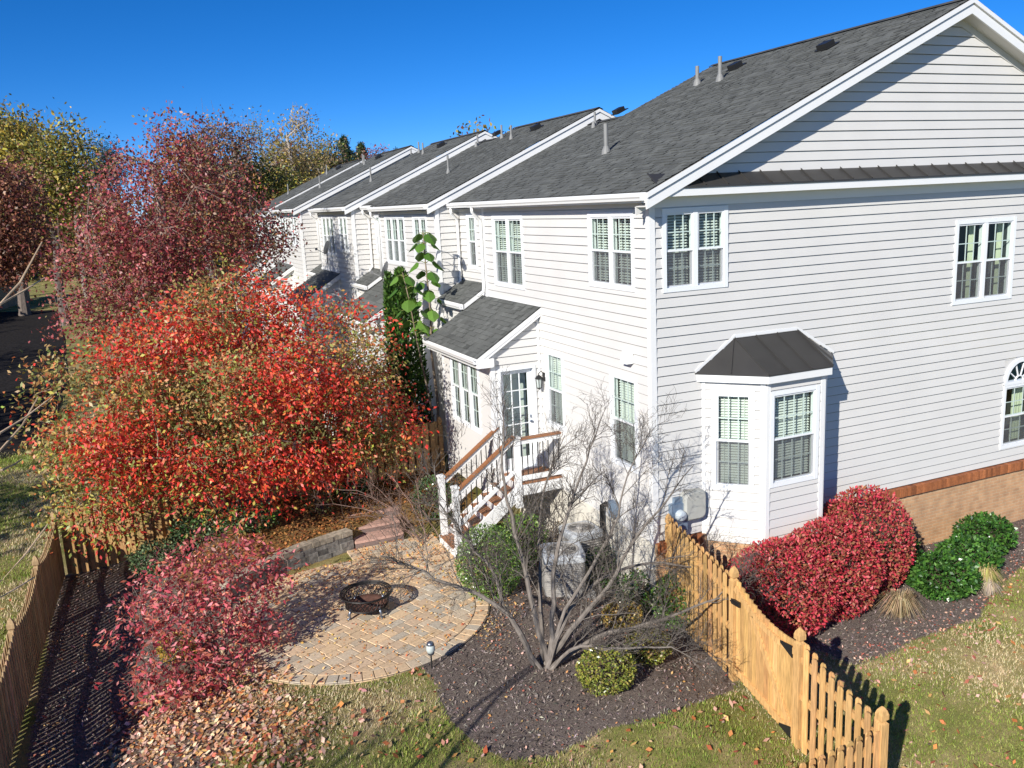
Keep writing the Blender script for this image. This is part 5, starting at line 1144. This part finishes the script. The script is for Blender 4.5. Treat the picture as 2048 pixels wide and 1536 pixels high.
# leafless many stemmed tree in the middle bed
tb = gp(1090, 1334); rg = np.random.default_rng(140)
o = thing('bare_tree', 'leafless grey tree with many low stems between the patio and the gate', 'tree', tb)
bb = MB(); BK = np.array((.18, .155, .132))
def stem(pts, r0, r1):
    P = np.array([tb + np.array([rg.normal(0, .05), rg.normal(0, .05), -.1])] + [on(u, v, 1, tb[1] + dy) for u, v, dy in pts]); t = np.linspace(0, 1, len(P)); T_ = np.linspace(0, 1, len(P) * 3)
    Q = np.stack([np.interp(T_, t, P[:, i]) for i in range(3)], 1); Q[1:-1] = (Q[:-2] + Q[1:-1] * 2 + Q[2:]) / 4 + rg.normal(0, .012, (len(Q) - 2, 3)); R_ = np.linspace(r0, r1, len(Q)); bb.tube(Q, R_, 7, BK * rg.normal(1, .08)); return Q, R_
S_ = [stem([(1035, 1255, .12), (1000, 1212, .25), (935, 1180, .5), (880, 1163, .7), (820, 1130, .9), (762, 1112, 1.0)], .050, .010),
      stem([(1062, 1210, .15), (1042, 1110, .4), (1012, 990, .7), (1002, 890, .9), (1010, 800, 1.0)], .046, .007),
      stem([(1108, 1225, .05), (1108, 1125, .15), (1140, 1005, .3), (1180, 905, .4), (1205, 830, .5)], .048, .006),
      stem([(1150, 1250, -.1), (1212, 1180, -.2), (1262, 1085, -.25), (1330, 1005, -.3), (1388, 930, -.35)], .050, .006),
      stem([(1180, 1275, -.25), (1262, 1255, -.5), (1342, 1232, -.65), (1430, 1200, -.8), (1500, 1165, -.9)], .046, .006),
      stem([(1130, 1235, .0), (1190, 1158, .1), (1300, 1122, .15), (1400, 1138, .1), (1478, 1150, .05)], .040, .006),
      stem([(1010, 1225, .2), (985, 1135, .6), (935, 1085, .9), (882, 1015, 1.1), (868, 930, 1.2)], .034, .006),
      stem([(1085, 1200, .4), (1075, 1085, .8), (1090, 960, 1.2), (1130, 870, 1.4)], .040, .006),
      stem([(1140, 1200, -.1), (1230, 1060, .1), (1250, 960, .2), (1300, 860, .2)], .034, .005),
      stem([(1150, 1290, -.4), (1230, 1300, -.9), (1330, 1290, -1.3), (1420, 1330, -1.5)], .032, .005)]
def twigs(Q, R_, lvl, n, L0):
    for _ in range(n):
        t = rg.uniform(.22, 1.0) if lvl == 0 else rg.uniform(.15, 1.0); f = t * (len(Q) - 1); i = min(int(f), len(Q) - 2); p = Q[i] + (Q[i + 1] - Q[i]) * (f - i); d = unit(Q[i + 1] - Q[i])
        s = unit(rg.normal(0, 1, 3)); s = unit(s - (s @ d) * d); e = unit(d * rg.uniform(.45, 1.0) + s * rg.uniform(.5, 1.0) + Z_ * rg.uniform(-.05, .4)); L = L0 * rg.uniform(.5, 1.25) * (1.15 - .5 * t)
        q = np.array([p + e * L * a + (Z_ * .10 * L * math.sin(a * PI * .8)) for a in np.linspace(0, 1, 5)]); q[1:] += np.cumsum(rg.normal(0, L * .045, (4, 3)), 0)
        if q[-1][2] < float(hgt(q[-1][0], q[-1][1])) + .08: continue
        if q[-1][0] > -.12 and q[-1][1] > -.1: continue
        r0 = max(min(R_[i] * .5, .0095 * .58 ** lvl), .0024); bb.tube(q, np.linspace(r0, max(r0 * .5, .0017), 5), 4 if lvl else 5, BK * (.62 if lvl else .8) * rg.normal(1.0, .16), cap=False)
        if lvl < 2: twigs(q, np.linspace(r0, r0 * .5, 5), lvl + 1, (8, 4)[lvl], L0 * .52)
for Q, R_ in S_: twigs(Q, R_, 0, 19, .80)
bb.build('trunk', M['bark'], o)
# leafless reddish shrub between the steps and the stairs
sb_ = gp(848, 1078); o = thing('bare_shrub', 'leafless reddish twiggy shrub at the patio edge beside the garden steps', 'bush', sb_); bb = MB(); BK = np.array((.30, .20, .16))
def stem2(end, r0): 
    Q = curve(sb_ + np.array([rg.normal(0, .12), rg.normal(0, .1), -.05]), end, .12, rg, 8, .05); R_ = np.linspace(r0, .004, 8); bb.tube(Q, R_, 6, BK * rg.normal(1, .1)); return Q, R_
for u, v, dy in ((655, 975, .1), (700, 985, .3), (735, 962, .5), (770, 945, .6), (800, 985, .3), (690, 1035, -.2), (730, 1060, -.4), (640, 1010, 0), (830, 960, .5), (760, 1020, -.2), (780, 1000, .1)):
    Q, R_ = stem2(on(u, v, 1, sb_[1] + dy), .012); twigs(Q, R_, 1, 9, .55)
bb.build('stems', M['bark'], o)
# arborvitae and the plant with huge leaves in the next yard
def arbor(u, Y, vb, spires, seed):
    rg = np.random.default_rng(seed); b = base_at(u, Y); o = thing('arborvitae', 'dense green columnar arborvitae between the orange red tree and the sunroom', 'tree', b); mb = MB(); mb.tube([b - Z_ * .1, b + Z_ * 3.0], [.07, .03], 6, (.2, .13, .09)); mb.build('trunk', M['bark'], o); Q = []; D = []
    for (us, vs, rp_x, n) in spires:
        t_ = on(us, vs, 1, Y); m = float((t_ - CAM) @ _f) / FPX; H = t_[2] - b[2]; a = rg.uniform(0, 2 * PI, n); s = rg.random(n) ** .8; rr = rp_x * m * (1 - s) ** .45 * rg.uniform(.72, 1.06, n); rr *= 1 + .12 * np.sin(a * 5 + s * 9)
        P = np.stack([t_[0] + rr * np.cos(a), Y + rr * np.sin(a), b[2] + .1 + H * s], 1); Q.append(P); D.append(np.stack([np.cos(a) * .5, np.sin(a) * .5, 1.1 + 0 * a], 1))
    P = np.concatenate(Q); D = np.concatenate(D); quads_mesh('crown', leaf_quads(P, .13, rg, .38, D, .45), pal([(.05, .12, .02), (.08, .17, .03), (.12, .22, .04), (.03, .07, .015)], len(P), rg), M['leaf'], o)
arbor(806, 9.75, 760, [(800, 548, 44, 5200), (776, 556, 20, 1800), (815, 570, 32, 2600), (785, 566, 26, 2000)], 150)
pw = np.array([-.98, 8.45, float(hgt(-.98, 8.45))]); rg = np.random.default_rng(151); o = thing('paulownia', 'tall stem with huge heart shaped bright green leaves against the second house', 'plant', pw)
mb = MB(); top = on(846, 462, 1, 8.45); top2 = on(805, 545, 1, 8.3); main = curve(pw, top, 0, rg, 9, .02); mb.tube(main, np.linspace(.045, .012, 9), 8, (.22, .17, .12)); sec = curve(pw + Z_ * .2, top2, .02, rg, 7, .02); mb.tube(sec, np.linspace(.035, .010, 7), 7, (.22, .17, .12)); mb_l = MB()
def big_leaf(p, d, L):
    d = unit(d); s = unit(np.cross(d, Z_)); up_ = np.cross(s, d); prof = [(0, 0), (-.08, .30), (.12, .50), (.40, .52), (.66, .34), (.86, .16), (1.0, 0)]; c = np.array(((.10, .21, .03), (.07, .16, .022), (.13, .25, .04))[rg.integers(0, 3)]) * rg.normal(1, .1)
    mid = [p + d * L * a - Z_ * L * .30 * a * a for a in (0, .12, .40, .66, .86, 1.0)]
    for sg in (1, -1):
        ed = [p + d * L * a + s * sg * L * b - Z_ * L * (.30 * a * a + .42 * b * (1 + .3 * rg.random())) for a, b in prof]; v = [mid[0]] + ed[1:6] + [mid[5]] + mid[4:0:-1]
        fs = [(0, 1, 2, 10), (10, 2, 3, 9), (9, 3, 4, 8), (8, 4, 5, 7), (7, 5, 6)]; mb_l.add(v, fs if sg < 0 else [f[::-1] for f in fs], c)
for ST, lo in ((main, .52), (sec, .62)):
    n_ = 12 if lo < .6 else 6
    for k_ in range(n_):
        t = lo + (1 - lo) * (k_ + .6) / n_; f = t * (len(ST) - 1); i = min(int(f), len(ST) - 2); p = ST[i] + (ST[i + 1] - ST[i]) * (f - i); a0 = k_ * PI / 2 + rg.normal(0, .3)
        for a in (a0, a0 + PI) + ((a0 + PI / 2,) if k_ > n_ - 3 else ()):
            d = np.array([math.cos(a), math.sin(a), .15]); Lp = .36 * (1.25 - t * .7); q = p + d * Lp; mb.tube([p, p + d * Lp * .5 + Z_ * .04, q], [.011, .008, .006], 5, (.20, .24, .06), cap=False); big_leaf(q, d + Z_ * -.85, rg.uniform(.27, .38) * (1.15 - .3 * t))
mb.build('stem', M['bark'], o, True); mb_l.build('leaf_blades', M['leaf'], o, True)
# grass tufts in the side bed
def tuft(label, u, v, r, h, cols, seed, n=420):
    rg = np.random.default_rng(seed); b = gp(u, v); a = rg.uniform(0, 2 * PI, n); lean = rg.uniform(.15, 1.0, n); L = h * rg.uniform(.6, 1.15, n); w = .007
    d = np.stack([np.cos(a), np.sin(a), 0 * a], 1); s = np.stack([-np.sin(a), np.cos(a), 0 * a], 1); p0 = b + d * (r * .25 * rg.random(n))[:, None]; p1 = p0 + d * (L * lean * .45)[:, None] + Z_ * (L * .8)[:, None]; p2 = p0 + d * (L * lean * 1.05)[:, None] + Z_ * (L * (.75 - .5 * lean))[:, None]
    Q = np.concatenate([np.stack([p0 - s * w, p0 + s * w, p1 + s * w * .8, p1 - s * w * .8], 1), np.stack([p1 - s * w * .8, p1 + s * w * .8, p2 + s * w * .2, p2 - s * w * .2], 1)]); c = pal(cols, n, rg); tag(quads_mesh('grass_tuft', Q, np.concatenate([c, c]), M['grass']), label, 'grass tuft', 'ornamental grass tufts')
tuft('dry straw coloured grass tuft in the bare mulch beside the crimson hedge', 1800, 1232, .3, .48, [(.48, .37, .22), (.38, .28, .16), (.30, .22, .12)], 161)
tuft('yellow green grass tuft at the foot of the glossy green mounds', 1968, 1172, .3, .45, [(.42, .36, .12), (.34, .34, .10), (.5, .4, .2)], 162)
tuft('pale dry grass tuft at the edge of the leaf strewn lawn', 1975, 1190, .25, .32, [(.5, .42, .3), (.4, .33, .24)], 163, 260)

# ------------------------------------------------------------------ wooden fences and the gate
CED = np.array((.56, .33, .13))
def picket(mb, x, y, d, n, w, th, zb, zt, c, dog=True):
    """one board standing at (x, y), w wide along d, th thick along n, with clipped corners"""
    e = .022 if dog else 0; P = lambda a, b, z: np.array([x + d[0] * a + n[0] * b, y + d[1] * a + n[1] * b, z])
    pr = [(-w / 2, zb), (w / 2, zb), (w / 2, zt - e * 1.6), (w / 2 - e, zt), (-w / 2 + e, zt), (-w / 2, zt - e * 1.6)]; v = [P(a, -th / 2, z) for a, z in pr] + [P(a, th / 2, z) for a, z in pr]
    mb.add(v, [(0, 1, 2, 3, 4, 5), (11, 10, 9, 8, 7, 6)] + [(i, i + 6, (i + 1) % 6 + 6, (i + 1) % 6) for i in range(6)], np.clip(c * rng.normal(1, .13) * rng.normal(1, .03, 3), 0.01, 1))
def fpost(parent, x, y, zt, c, w=.105):
    zb = float(hgt(x, y)) - .1; mb = MB(); h = w / 2; c = c * rng.normal(1, .06)
    rings = [(h, zb), (h, zt - .22), (h * .62, zt - .20), (h * .62, zt - .185), (h * .98, zt - .165), (h * .98, zt - .10), (h * .72, zt - .05), (h * .25, zt - .01), (.004, zt)]
    v = [(x + sx * r, y + sy * r, z) for r, z in rings for sx, sy in ((-1, -1), (1, -1), (1, 1), (-1, 1))]; mb.add(v, [(i * 4 + j, i * 4 + (j + 1) % 4, (i + 1) * 4 + (j + 1) % 4, (i + 1) * 4 + j) for i in range(len(rings) - 1) for j in range(4)], c); mb.build('post', M['wood'], parent)
def panel(parent, a, b, za, zb_, sag, c, pitch=.14, w=.089, both=True, inset=.05):
    a, b = np.asarray(a, float), np.asarray(b, float); L = np.linalg.norm(b - a); d = (b - a) / L; n = np.array([-d[1], d[0]]); mb = MB()
    top = lambda s: za + (zb_ - za) * s / L - sag * 4 * (s / L) * (1 - s / L)
    for side in ((1, -1) if both else (1,)):
        k = int((L - 2 * inset) / pitch); off = 0 if side > 0 else pitch / 2
        for i in range(k + (1 if side > 0 else 0)):
            s = inset + off + (L - 2 * inset) * i / max(k, 1)
            if s > L - .03: continue
            p = a + d * s + n * side * .036; picket(mb, p[0], p[1], d, n, w, .018, float(hgt(*p)) + .03, top(s) + rng.normal(0, .006), c)
    mb.build('picket_panel', M['wood'], parent)
    for f in (.12, .50, .84):
        mb = MB(); s_ = np.linspace(0, L, 7); q = []
        for s in s_: p = a + d * s; g = float(hgt(*p)); q.append(np.array([p[0], p[1], g + (top(s) - g) * f]))
        for p0, p1 in zip(q[:-1], q[1:]): mb.beam(p0, p1, .05, .085, col=c * .95)
        mb.build('rail', M['wood'], parent)
FX = -.05
fn = thing('picket_fence', 'bright cedar picket fence stepping down from the house corner to the gate', 'fence', gpz(FX, -.15))
panel(fn, (FX + .26, -.14), (FX, -2.18), 1.82, 1.58, .02, CED); fpost(fn, FX, -2.24, 1.77, CED); fpost(fn, FX + .28, -.10, 1.86, CED, .09)
fn = thing('picket_fence', 'bright cedar picket fence turning the corner in the foreground', 'fence', gpz(FX, -3.65))
fpost(fn, FX, -3.65, 1.42, CED, .115); panel(fn, (FX, -3.70), (FX, -5.03), 1.24, .84, .05, CED); fpost(fn, FX, -5.08, 1.04, CED, .115)
panel(fn, (FX - .05, -5.08), (FX - 2.6, -5.08), .76, .62, .08, CED * .98); fpost(fn, FX - 2.68, -5.08, .82, CED); panel(fn, (FX - 2.73, -5.08), (FX - 5.2, -5.08), .60, .55, .08, CED * .98)
gt = thing('wooden_gate', 'solid cedar board gate with scooped top and black strap hinges', 'gate', gpz(FX, -2.95))
mb = MB(); y0, y1 = -2.31, -3.58; nb = 14
gtop = lambda t: 1.60 + (1.19 - 1.60) * t - .13 * 4 * t * (1 - t); gbot = lambda t: .0 + (-.36) * t + .03
for i in range(nb):
    t = (i + .5) / nb; picket(mb, FX, y0 + (y1 - y0) * t, np.array([0, -1.]), np.array([1., 0]), (y0 - y1) / nb - .003, .02, gbot(t), gtop(t), CED * np.array((1.02, 1, .95)), False)
mb.build('gate_boards', M['wood'], gt)
def gbar(t0, z0, t1, z1, w=.09): m_ = MB(); m_.beam((FX - .03, y0 + (y1 - y0) * t0, z0), (FX - .03, y0 + (y1 - y0) * t1, z1), .034, w, up=(1, 0, 0) if False else (0, 0, 1), col=CED * rng.normal(1.08, .04)); m_.build('brace', M['wood'], gt)
tt_ = np.linspace(0, 1, 8)
for t0, t1 in zip(tt_[:-1], tt_[1:]): gbar(t0, gtop(t0) - .14, t1, gtop(t1) - .14)
gbar(0, gbot(0) + .12, 1, gbot(1) + .12); gbar(.30, gtop(.3) - .2, .98, gbot(1) + .16, .075)
for z in (gtop(1) - .16, gbot(1) + .14):
    mb = MB(); v = [(FX - .052, y1 + .02, z - .09), (FX - .052, y1 + .02, z + .09), (FX - .052, y1 + .26, z + .02 + .05 * (z > 0)), (FX - .052, y1 + .26, z - .02 + .05 * (z > 0))]; v += [(x + .006, y, z_) for x, y, z_ in v]; mb.add(v, [(0, 1, 2, 3), (7, 6, 5, 4), (0, 4, 5, 1), (1, 5, 6, 2), (2, 6, 7, 3), (3, 7, 4, 0)]); mb.build('hinge', M['black'], gt)
mb = MB(); mb.box(FX - .07, FX - .04, -2.44, -2.26, 1.20, 1.28); mb.tube([(FX - .07, -2.36, 1.24), (FX - .11, -2.36, 1.26), (FX - .11, -2.30, 1.27)], .012, 6); mb.build('latch', M['black'], gt)
WTH = np.array((.40, .27, .14))
lx_ = lambda y: -9.75 + .046 * (y - 7.35)
lf = thing('picket_fence', 'weathered scalloped picket fence running along the left edge of the yard', 'fence', gpz(lx_(2), 2))
ys_ = [7.35, 4.80, 2.15, -.5, -3.15, -5.8]
for i, y in enumerate(ys_):
    fpost(lf, lx_(y), y, float(hgt(lx_(y), y)) + 1.46, WTH * 1.15)
    if i: ya_, yb_ = ys_[i - 1] - .05, y + .05; panel(lf, (lx_(ya_), ya_), (lx_(yb_), yb_), float(hgt(lx_(ya_), ya_)) + 1.30, float(hgt(lx_(yb_), yb_)) + 1.30, .17, WTH)
df = thing('board_fence', 'shadow box board fence behind the orange red tree, between the two yards', 'fence', gpz(-5.5, 7.4))
xs2 = [-9.68, -7.6, -5.5, -3.4, -1.3]; zt2 = [1.36, 1.66, 2.06, 2.12, 2.12]
for i, x in enumerate(xs2):
    if i: fpost(df, x, 7.40, zt2[i] + .12, CED * .8)
    if i: panel(df, (xs2[i - 1] + .05, 7.40), (x - .05, 7.40), zt2[i - 1], zt2[i], .02, CED * np.array((.86, .88, .92)), pitch=.185, w=.14)

# ------------------------------------------------------------------ satellite dishes on the row
def sat(label, p, face, r=.26):
    o = thing('satellite_dish', label, 'satellite dish', p, 'satellite dishes on the row'); f = unit(face); a = unit(np.cross(f, Z_)); b_ = np.cross(a, f); c = np.asarray(p, float) + Z_ * .42; mb = MB(); v = [c - f * .05]; fs = []
    for i, (rr, dz) in enumerate(((.35, -.043), (.7, -.022), (1, 0))): v += [c + f * dz + (a * math.cos(t) * .88 + b_ * math.sin(t)) * r * rr for t in np.linspace(0, 2 * PI, 20, endpoint=False)]
    fs = [(0, 1 + j, 1 + (j + 1) % 20) for j in range(20)] + [(1 + i * 20 + j, 1 + (i + 1) * 20 + j, 1 + (i + 1) * 20 + (j + 1) % 20, 1 + i * 20 + (j + 1) % 20) for i in range(2) for j in range(20)]; mb.add(v, fs); mb.build('reflector', M['dish'], o, True)
    mb = MB(); mb.tube([np.asarray(p, float) - Z_ * .15, np.asarray(p, float) + Z_ * .2, c - f * .06], .018, 6); mb.build('mast', M['pipe'], o); mb = MB(); e = c + f * .34 - b_ * .16; mb.tube([c - f * .03 - b_ * r * .9, e], .012, 6); mb.box(e[0] - .035, e[0] + .035, e[1] - .035, e[1] + .035, e[2] - .035, e[2] + .035); mb.build('feed_arm', M['pipe'], o)
sat('grey satellite dish on the lean-to roof of the second house', on(772, 572, 0, -1.55), (-.75, .55, .3), .24)
sat('satellite dish farther along, on the lean-to roof of the third house', on(655, 520, 0, -1.5), (-.75, .55, .3), .24)

# ------------------------------------------------------------------ loose cover: grass, chips, fallen leaves
def scatter(n, x0, x1, y0, y1, test, seed):
    rg = np.random.default_rng(seed); x = rg.uniform(x0, x1, n); y = rg.uniform(y0, y1, n); k = test(x, y, rg); return x[k], y[k], rg
def ground_flat(x, y, lift): return np.stack([x, y, hgt(x, y) + lift], 1)
allm = lambda x, y: in_poly(x, y, MULCH_MID) | in_poly(x, y, MULCH_SIDE) | in_poly(x, y, MULCH_FENCE) | in_poly(x, y, BED)
onpat = lambda x, y: (np.hypot(x - PAT_C[0], y - PAT_C[1]) < PAT_R + .02) | ((x > -4.25) & (x < -2.4) & (y > 2.7) & (y < 5))
def grass_blades(n, x0, x1, y0, y1, test, seed, h, w, dens=None):
    x, y, rg = scatter(n, x0, x1, y0, y1, test, seed); m = len(x); a = rg.uniform(0, 2 * PI, m); L = h * rg.uniform(.5, 1.3, m); p = ground_flat(x, y, -.004); d = np.stack([np.cos(a), np.sin(a), 0 * a], 1) * (L * rg.uniform(.2, .9, m))[:, None] + Z_ * (L * .8)[:, None]; s = np.stack([-np.sin(a), np.cos(a), 0 * a], 1) * w
    Q = np.stack([p - s, p + s, p + d + s * .15, p + d - s * .15], 1); patch = np.sin(x * 1.7 + np.sin(y * 1.3)) + np.sin(y * 2.1 + x * .6) + rg.normal(0, .7, m); g = pal([(.25, .34, .05), (.34, .41, .08), (.17, .25, .035), (.42, .42, .13)], m, rg); t = pal([(.66, .54, .32), (.56, .46, .25), (.72, .60, .38)], m, rg); k = patch > .15; g[k] = t[k]; return Q, g
Qs, Cs = [], []
for a in ((120000, -9.6, 0, -6.5, 1.0, lambda x, y, r: ~allm(x, y) & ~onpat(x, y), 201, .05, .006), (130000, 0, 11, -8, -1.0, lambda x, y, r: ~in_poly(x, y, MULCH_SIDE), 202, .05, .006), (60000, -16.5, -9.9, 4, 19, lambda x, y, r: r.random(len(x)) < 1, 203, .07, .010)):
    q, c = grass_blades(*a); Qs.append(q); Cs.append(c)
gr = quads_mesh('grass', np.concatenate(Qs), np.concatenate(Cs), M['grass']); tag(gr, 'short green and straw coloured lawn grass', 'grass'); kind(gr, 'stuff')
def flat_bits(x, y, rg, lift, L, asp, tilt):
    m = len(x); a = rg.uniform(0, 2 * PI, m); d = np.stack([np.cos(a), np.sin(a), rg.normal(0, tilt, m)], 1); s = np.stack([-np.sin(a), np.cos(a), rg.normal(0, tilt, m)], 1); l = (L * rg.uniform(.5, 1.35, m))[:, None]; p = ground_flat(x, y, 0) + Z_ * (lift + rg.random(m) * lift)[:, None]; c = rg.uniform(.0, .35, (m, 1)) * l
    return np.stack([p - d * l * .5, p + s * l * asp * .5 + Z_ * c * .5, p + d * l * .5 + Z_ * c, p - s * l * asp * .5 + Z_ * c * .4], 1)
x, y, rg = scatter(150000, -9.8, 12, -5, 7.3, lambda x, y, r: (in_poly(x, y, MULCH_MID) | in_poly(x, y, MULCH_SIDE) | in_poly(x, y, MULCH_FENCE)) & ~onpat(x, y), 211)
ch = quads_mesh('bark_mulch', flat_bits(x, y, rg, .006, .055, .28, .3), pal([(.12, .092, .078), (.22, .175, .148), (.30, .245, .21), (.07, .055, .047), (.44, .36, .31)], len(x), rg), M['chips']); tag(ch, 'dark shredded bark mulch in the planting beds', 'mulch'); kind(ch, 'stuff')
LV = []; LC = []
ORG = [(.62, .30, .10), (.68, .40, .16), (.55, .20, .07), (.50, .14, .06), (.72, .48, .24), (.40, .20, .09)]
PNK = [(.62, .30, .22), (.66, .38, .28), (.50, .16, .10), (.70, .44, .34), (.42, .12, .08)]
def leaves(n, box, test, seed, L, cols, lift=.012, asp=.62, tilt=.35):
    x, y, rg = scatter(n, *box, test, seed); q = flat_bits(x, y, rg, lift, L, asp, tilt)
    pat_ = onpat(x, y); q[pat_, :, 2] += (PAT_Z + .005 - hgt(x[pat_], y[pat_]))[:, None]; LV.append(q); LC.append(pal(cols, len(x), rg, .18))
E1 = [(.70, .42, .16), (.74, .50, .22), (.60, .28, .10), (.66, .30, .12), (.52, .16, .08)]
leaves(15000, (-9, -4.5, -4.5, 1.2), lambda x, y, r: in_poly(x + r.normal(0, .18, len(x)), y + r.normal(0, .18, len(x)), LITTER), 221, .075, ORG + PNK[:4] + [(.80, .56, .36), (.76, .50, .30), (.82, .62, .42), (.74, .46, .26)])
leaves(5200, (-7.2, -2.4, -.3, 5), lambda x, y, r: onpat(x, y) & (r.random(len(x)) < .25 + .75 * sstep(2.0, 4.0, y) * 1.0), 222, .05, E1 + [(.80, .50, .12), (.78, .34, .10)], .004)
leaves(1700, (-3.3, -1.6, -.4, 3.4), lambda x, y, r: ~onpat(x, y) & in_poly(x, y, MULCH_MID) & (np.hypot(x - PAT_C[0], y - PAT_C[1]) < PAT_R + .5 + .15 * r.normal(0, 1, len(x))), 223, .042, E1)
leaves(16000, (-8.5, -1.1, 3.6, 7.35), lambda x, y, r: in_poly(x, y, BED), 224, .06, [(.36, .14, .045), (.42, .19, .06), (.26, .10, .035), (.50, .24, .08), (.20, .09, .04)], .014)
leaves(1500, (.2, 11, -8, -1.2), lambda x, y, r: ~in_poly(x, y, MULCH_SIDE), 225, .085, PNK + ORG[:3], .025)
edge = px_poly([(1640, 1300), (1700, 1330), (1790, 1300), (1880, 1262), (1960, 1235), (1985, 1185), (2048, 1128)])
def near_edge(x, y, wd):
    dm = np.full(len(x), 9.); 
    for a, b in zip(edge[:-1], edge[1:]):
        ab = b - a; t = np.clip(((x - a[0]) * ab[0] + (y - a[1]) * ab[1]) / (ab @ ab), 0, 1); dm = np.minimum(dm, np.hypot(x - a[0] - t * ab[0], y - a[1] - t * ab[1]))
    return dm < wd
leaves(9000, (.2, 11, -5, 0), lambda x, y, r: near_edge(x, y, .30 + .10 * r.normal(0, 1, len(x))), 226, .05, PNK, .014)
leaves(1600, (1, 11, -4, 0), lambda x, y, r: in_poly(x, y, MULCH_SIDE), 227, .04, PNK, .014)
leaves(900, (-4.4, 0, -4, 3), lambda x, y, r: in_poly(x, y, MULCH_MID) & ~onpat(x, y), 228, .04, PNK + E1)
leaves(1500, (-9.8, -6.3, -4.5, 7.3), lambda x, y, r: in_poly(x, y, MULCH_FENCE), 229, .06, E1 + PNK)
leaves(900, (-7, -.2, -6, -.3), lambda x, y, r: ~allm(x, y) & ~onpat(x, y), 230, .085, PNK + ORG, .03)
leaves(500, (-16, -10, 4, 18), lambda x, y, r: r.random(len(x)) < 1, 231, .09, ORG + YELLOW, .03)
fl = quads_mesh('fallen_leaves', np.concatenate(LV), np.concatenate(LC), M['litter']); tag(fl, 'tan, orange and pink fallen leaves strewn over lawn, beds and patio', 'leaves'); kind(fl, 'stuff')
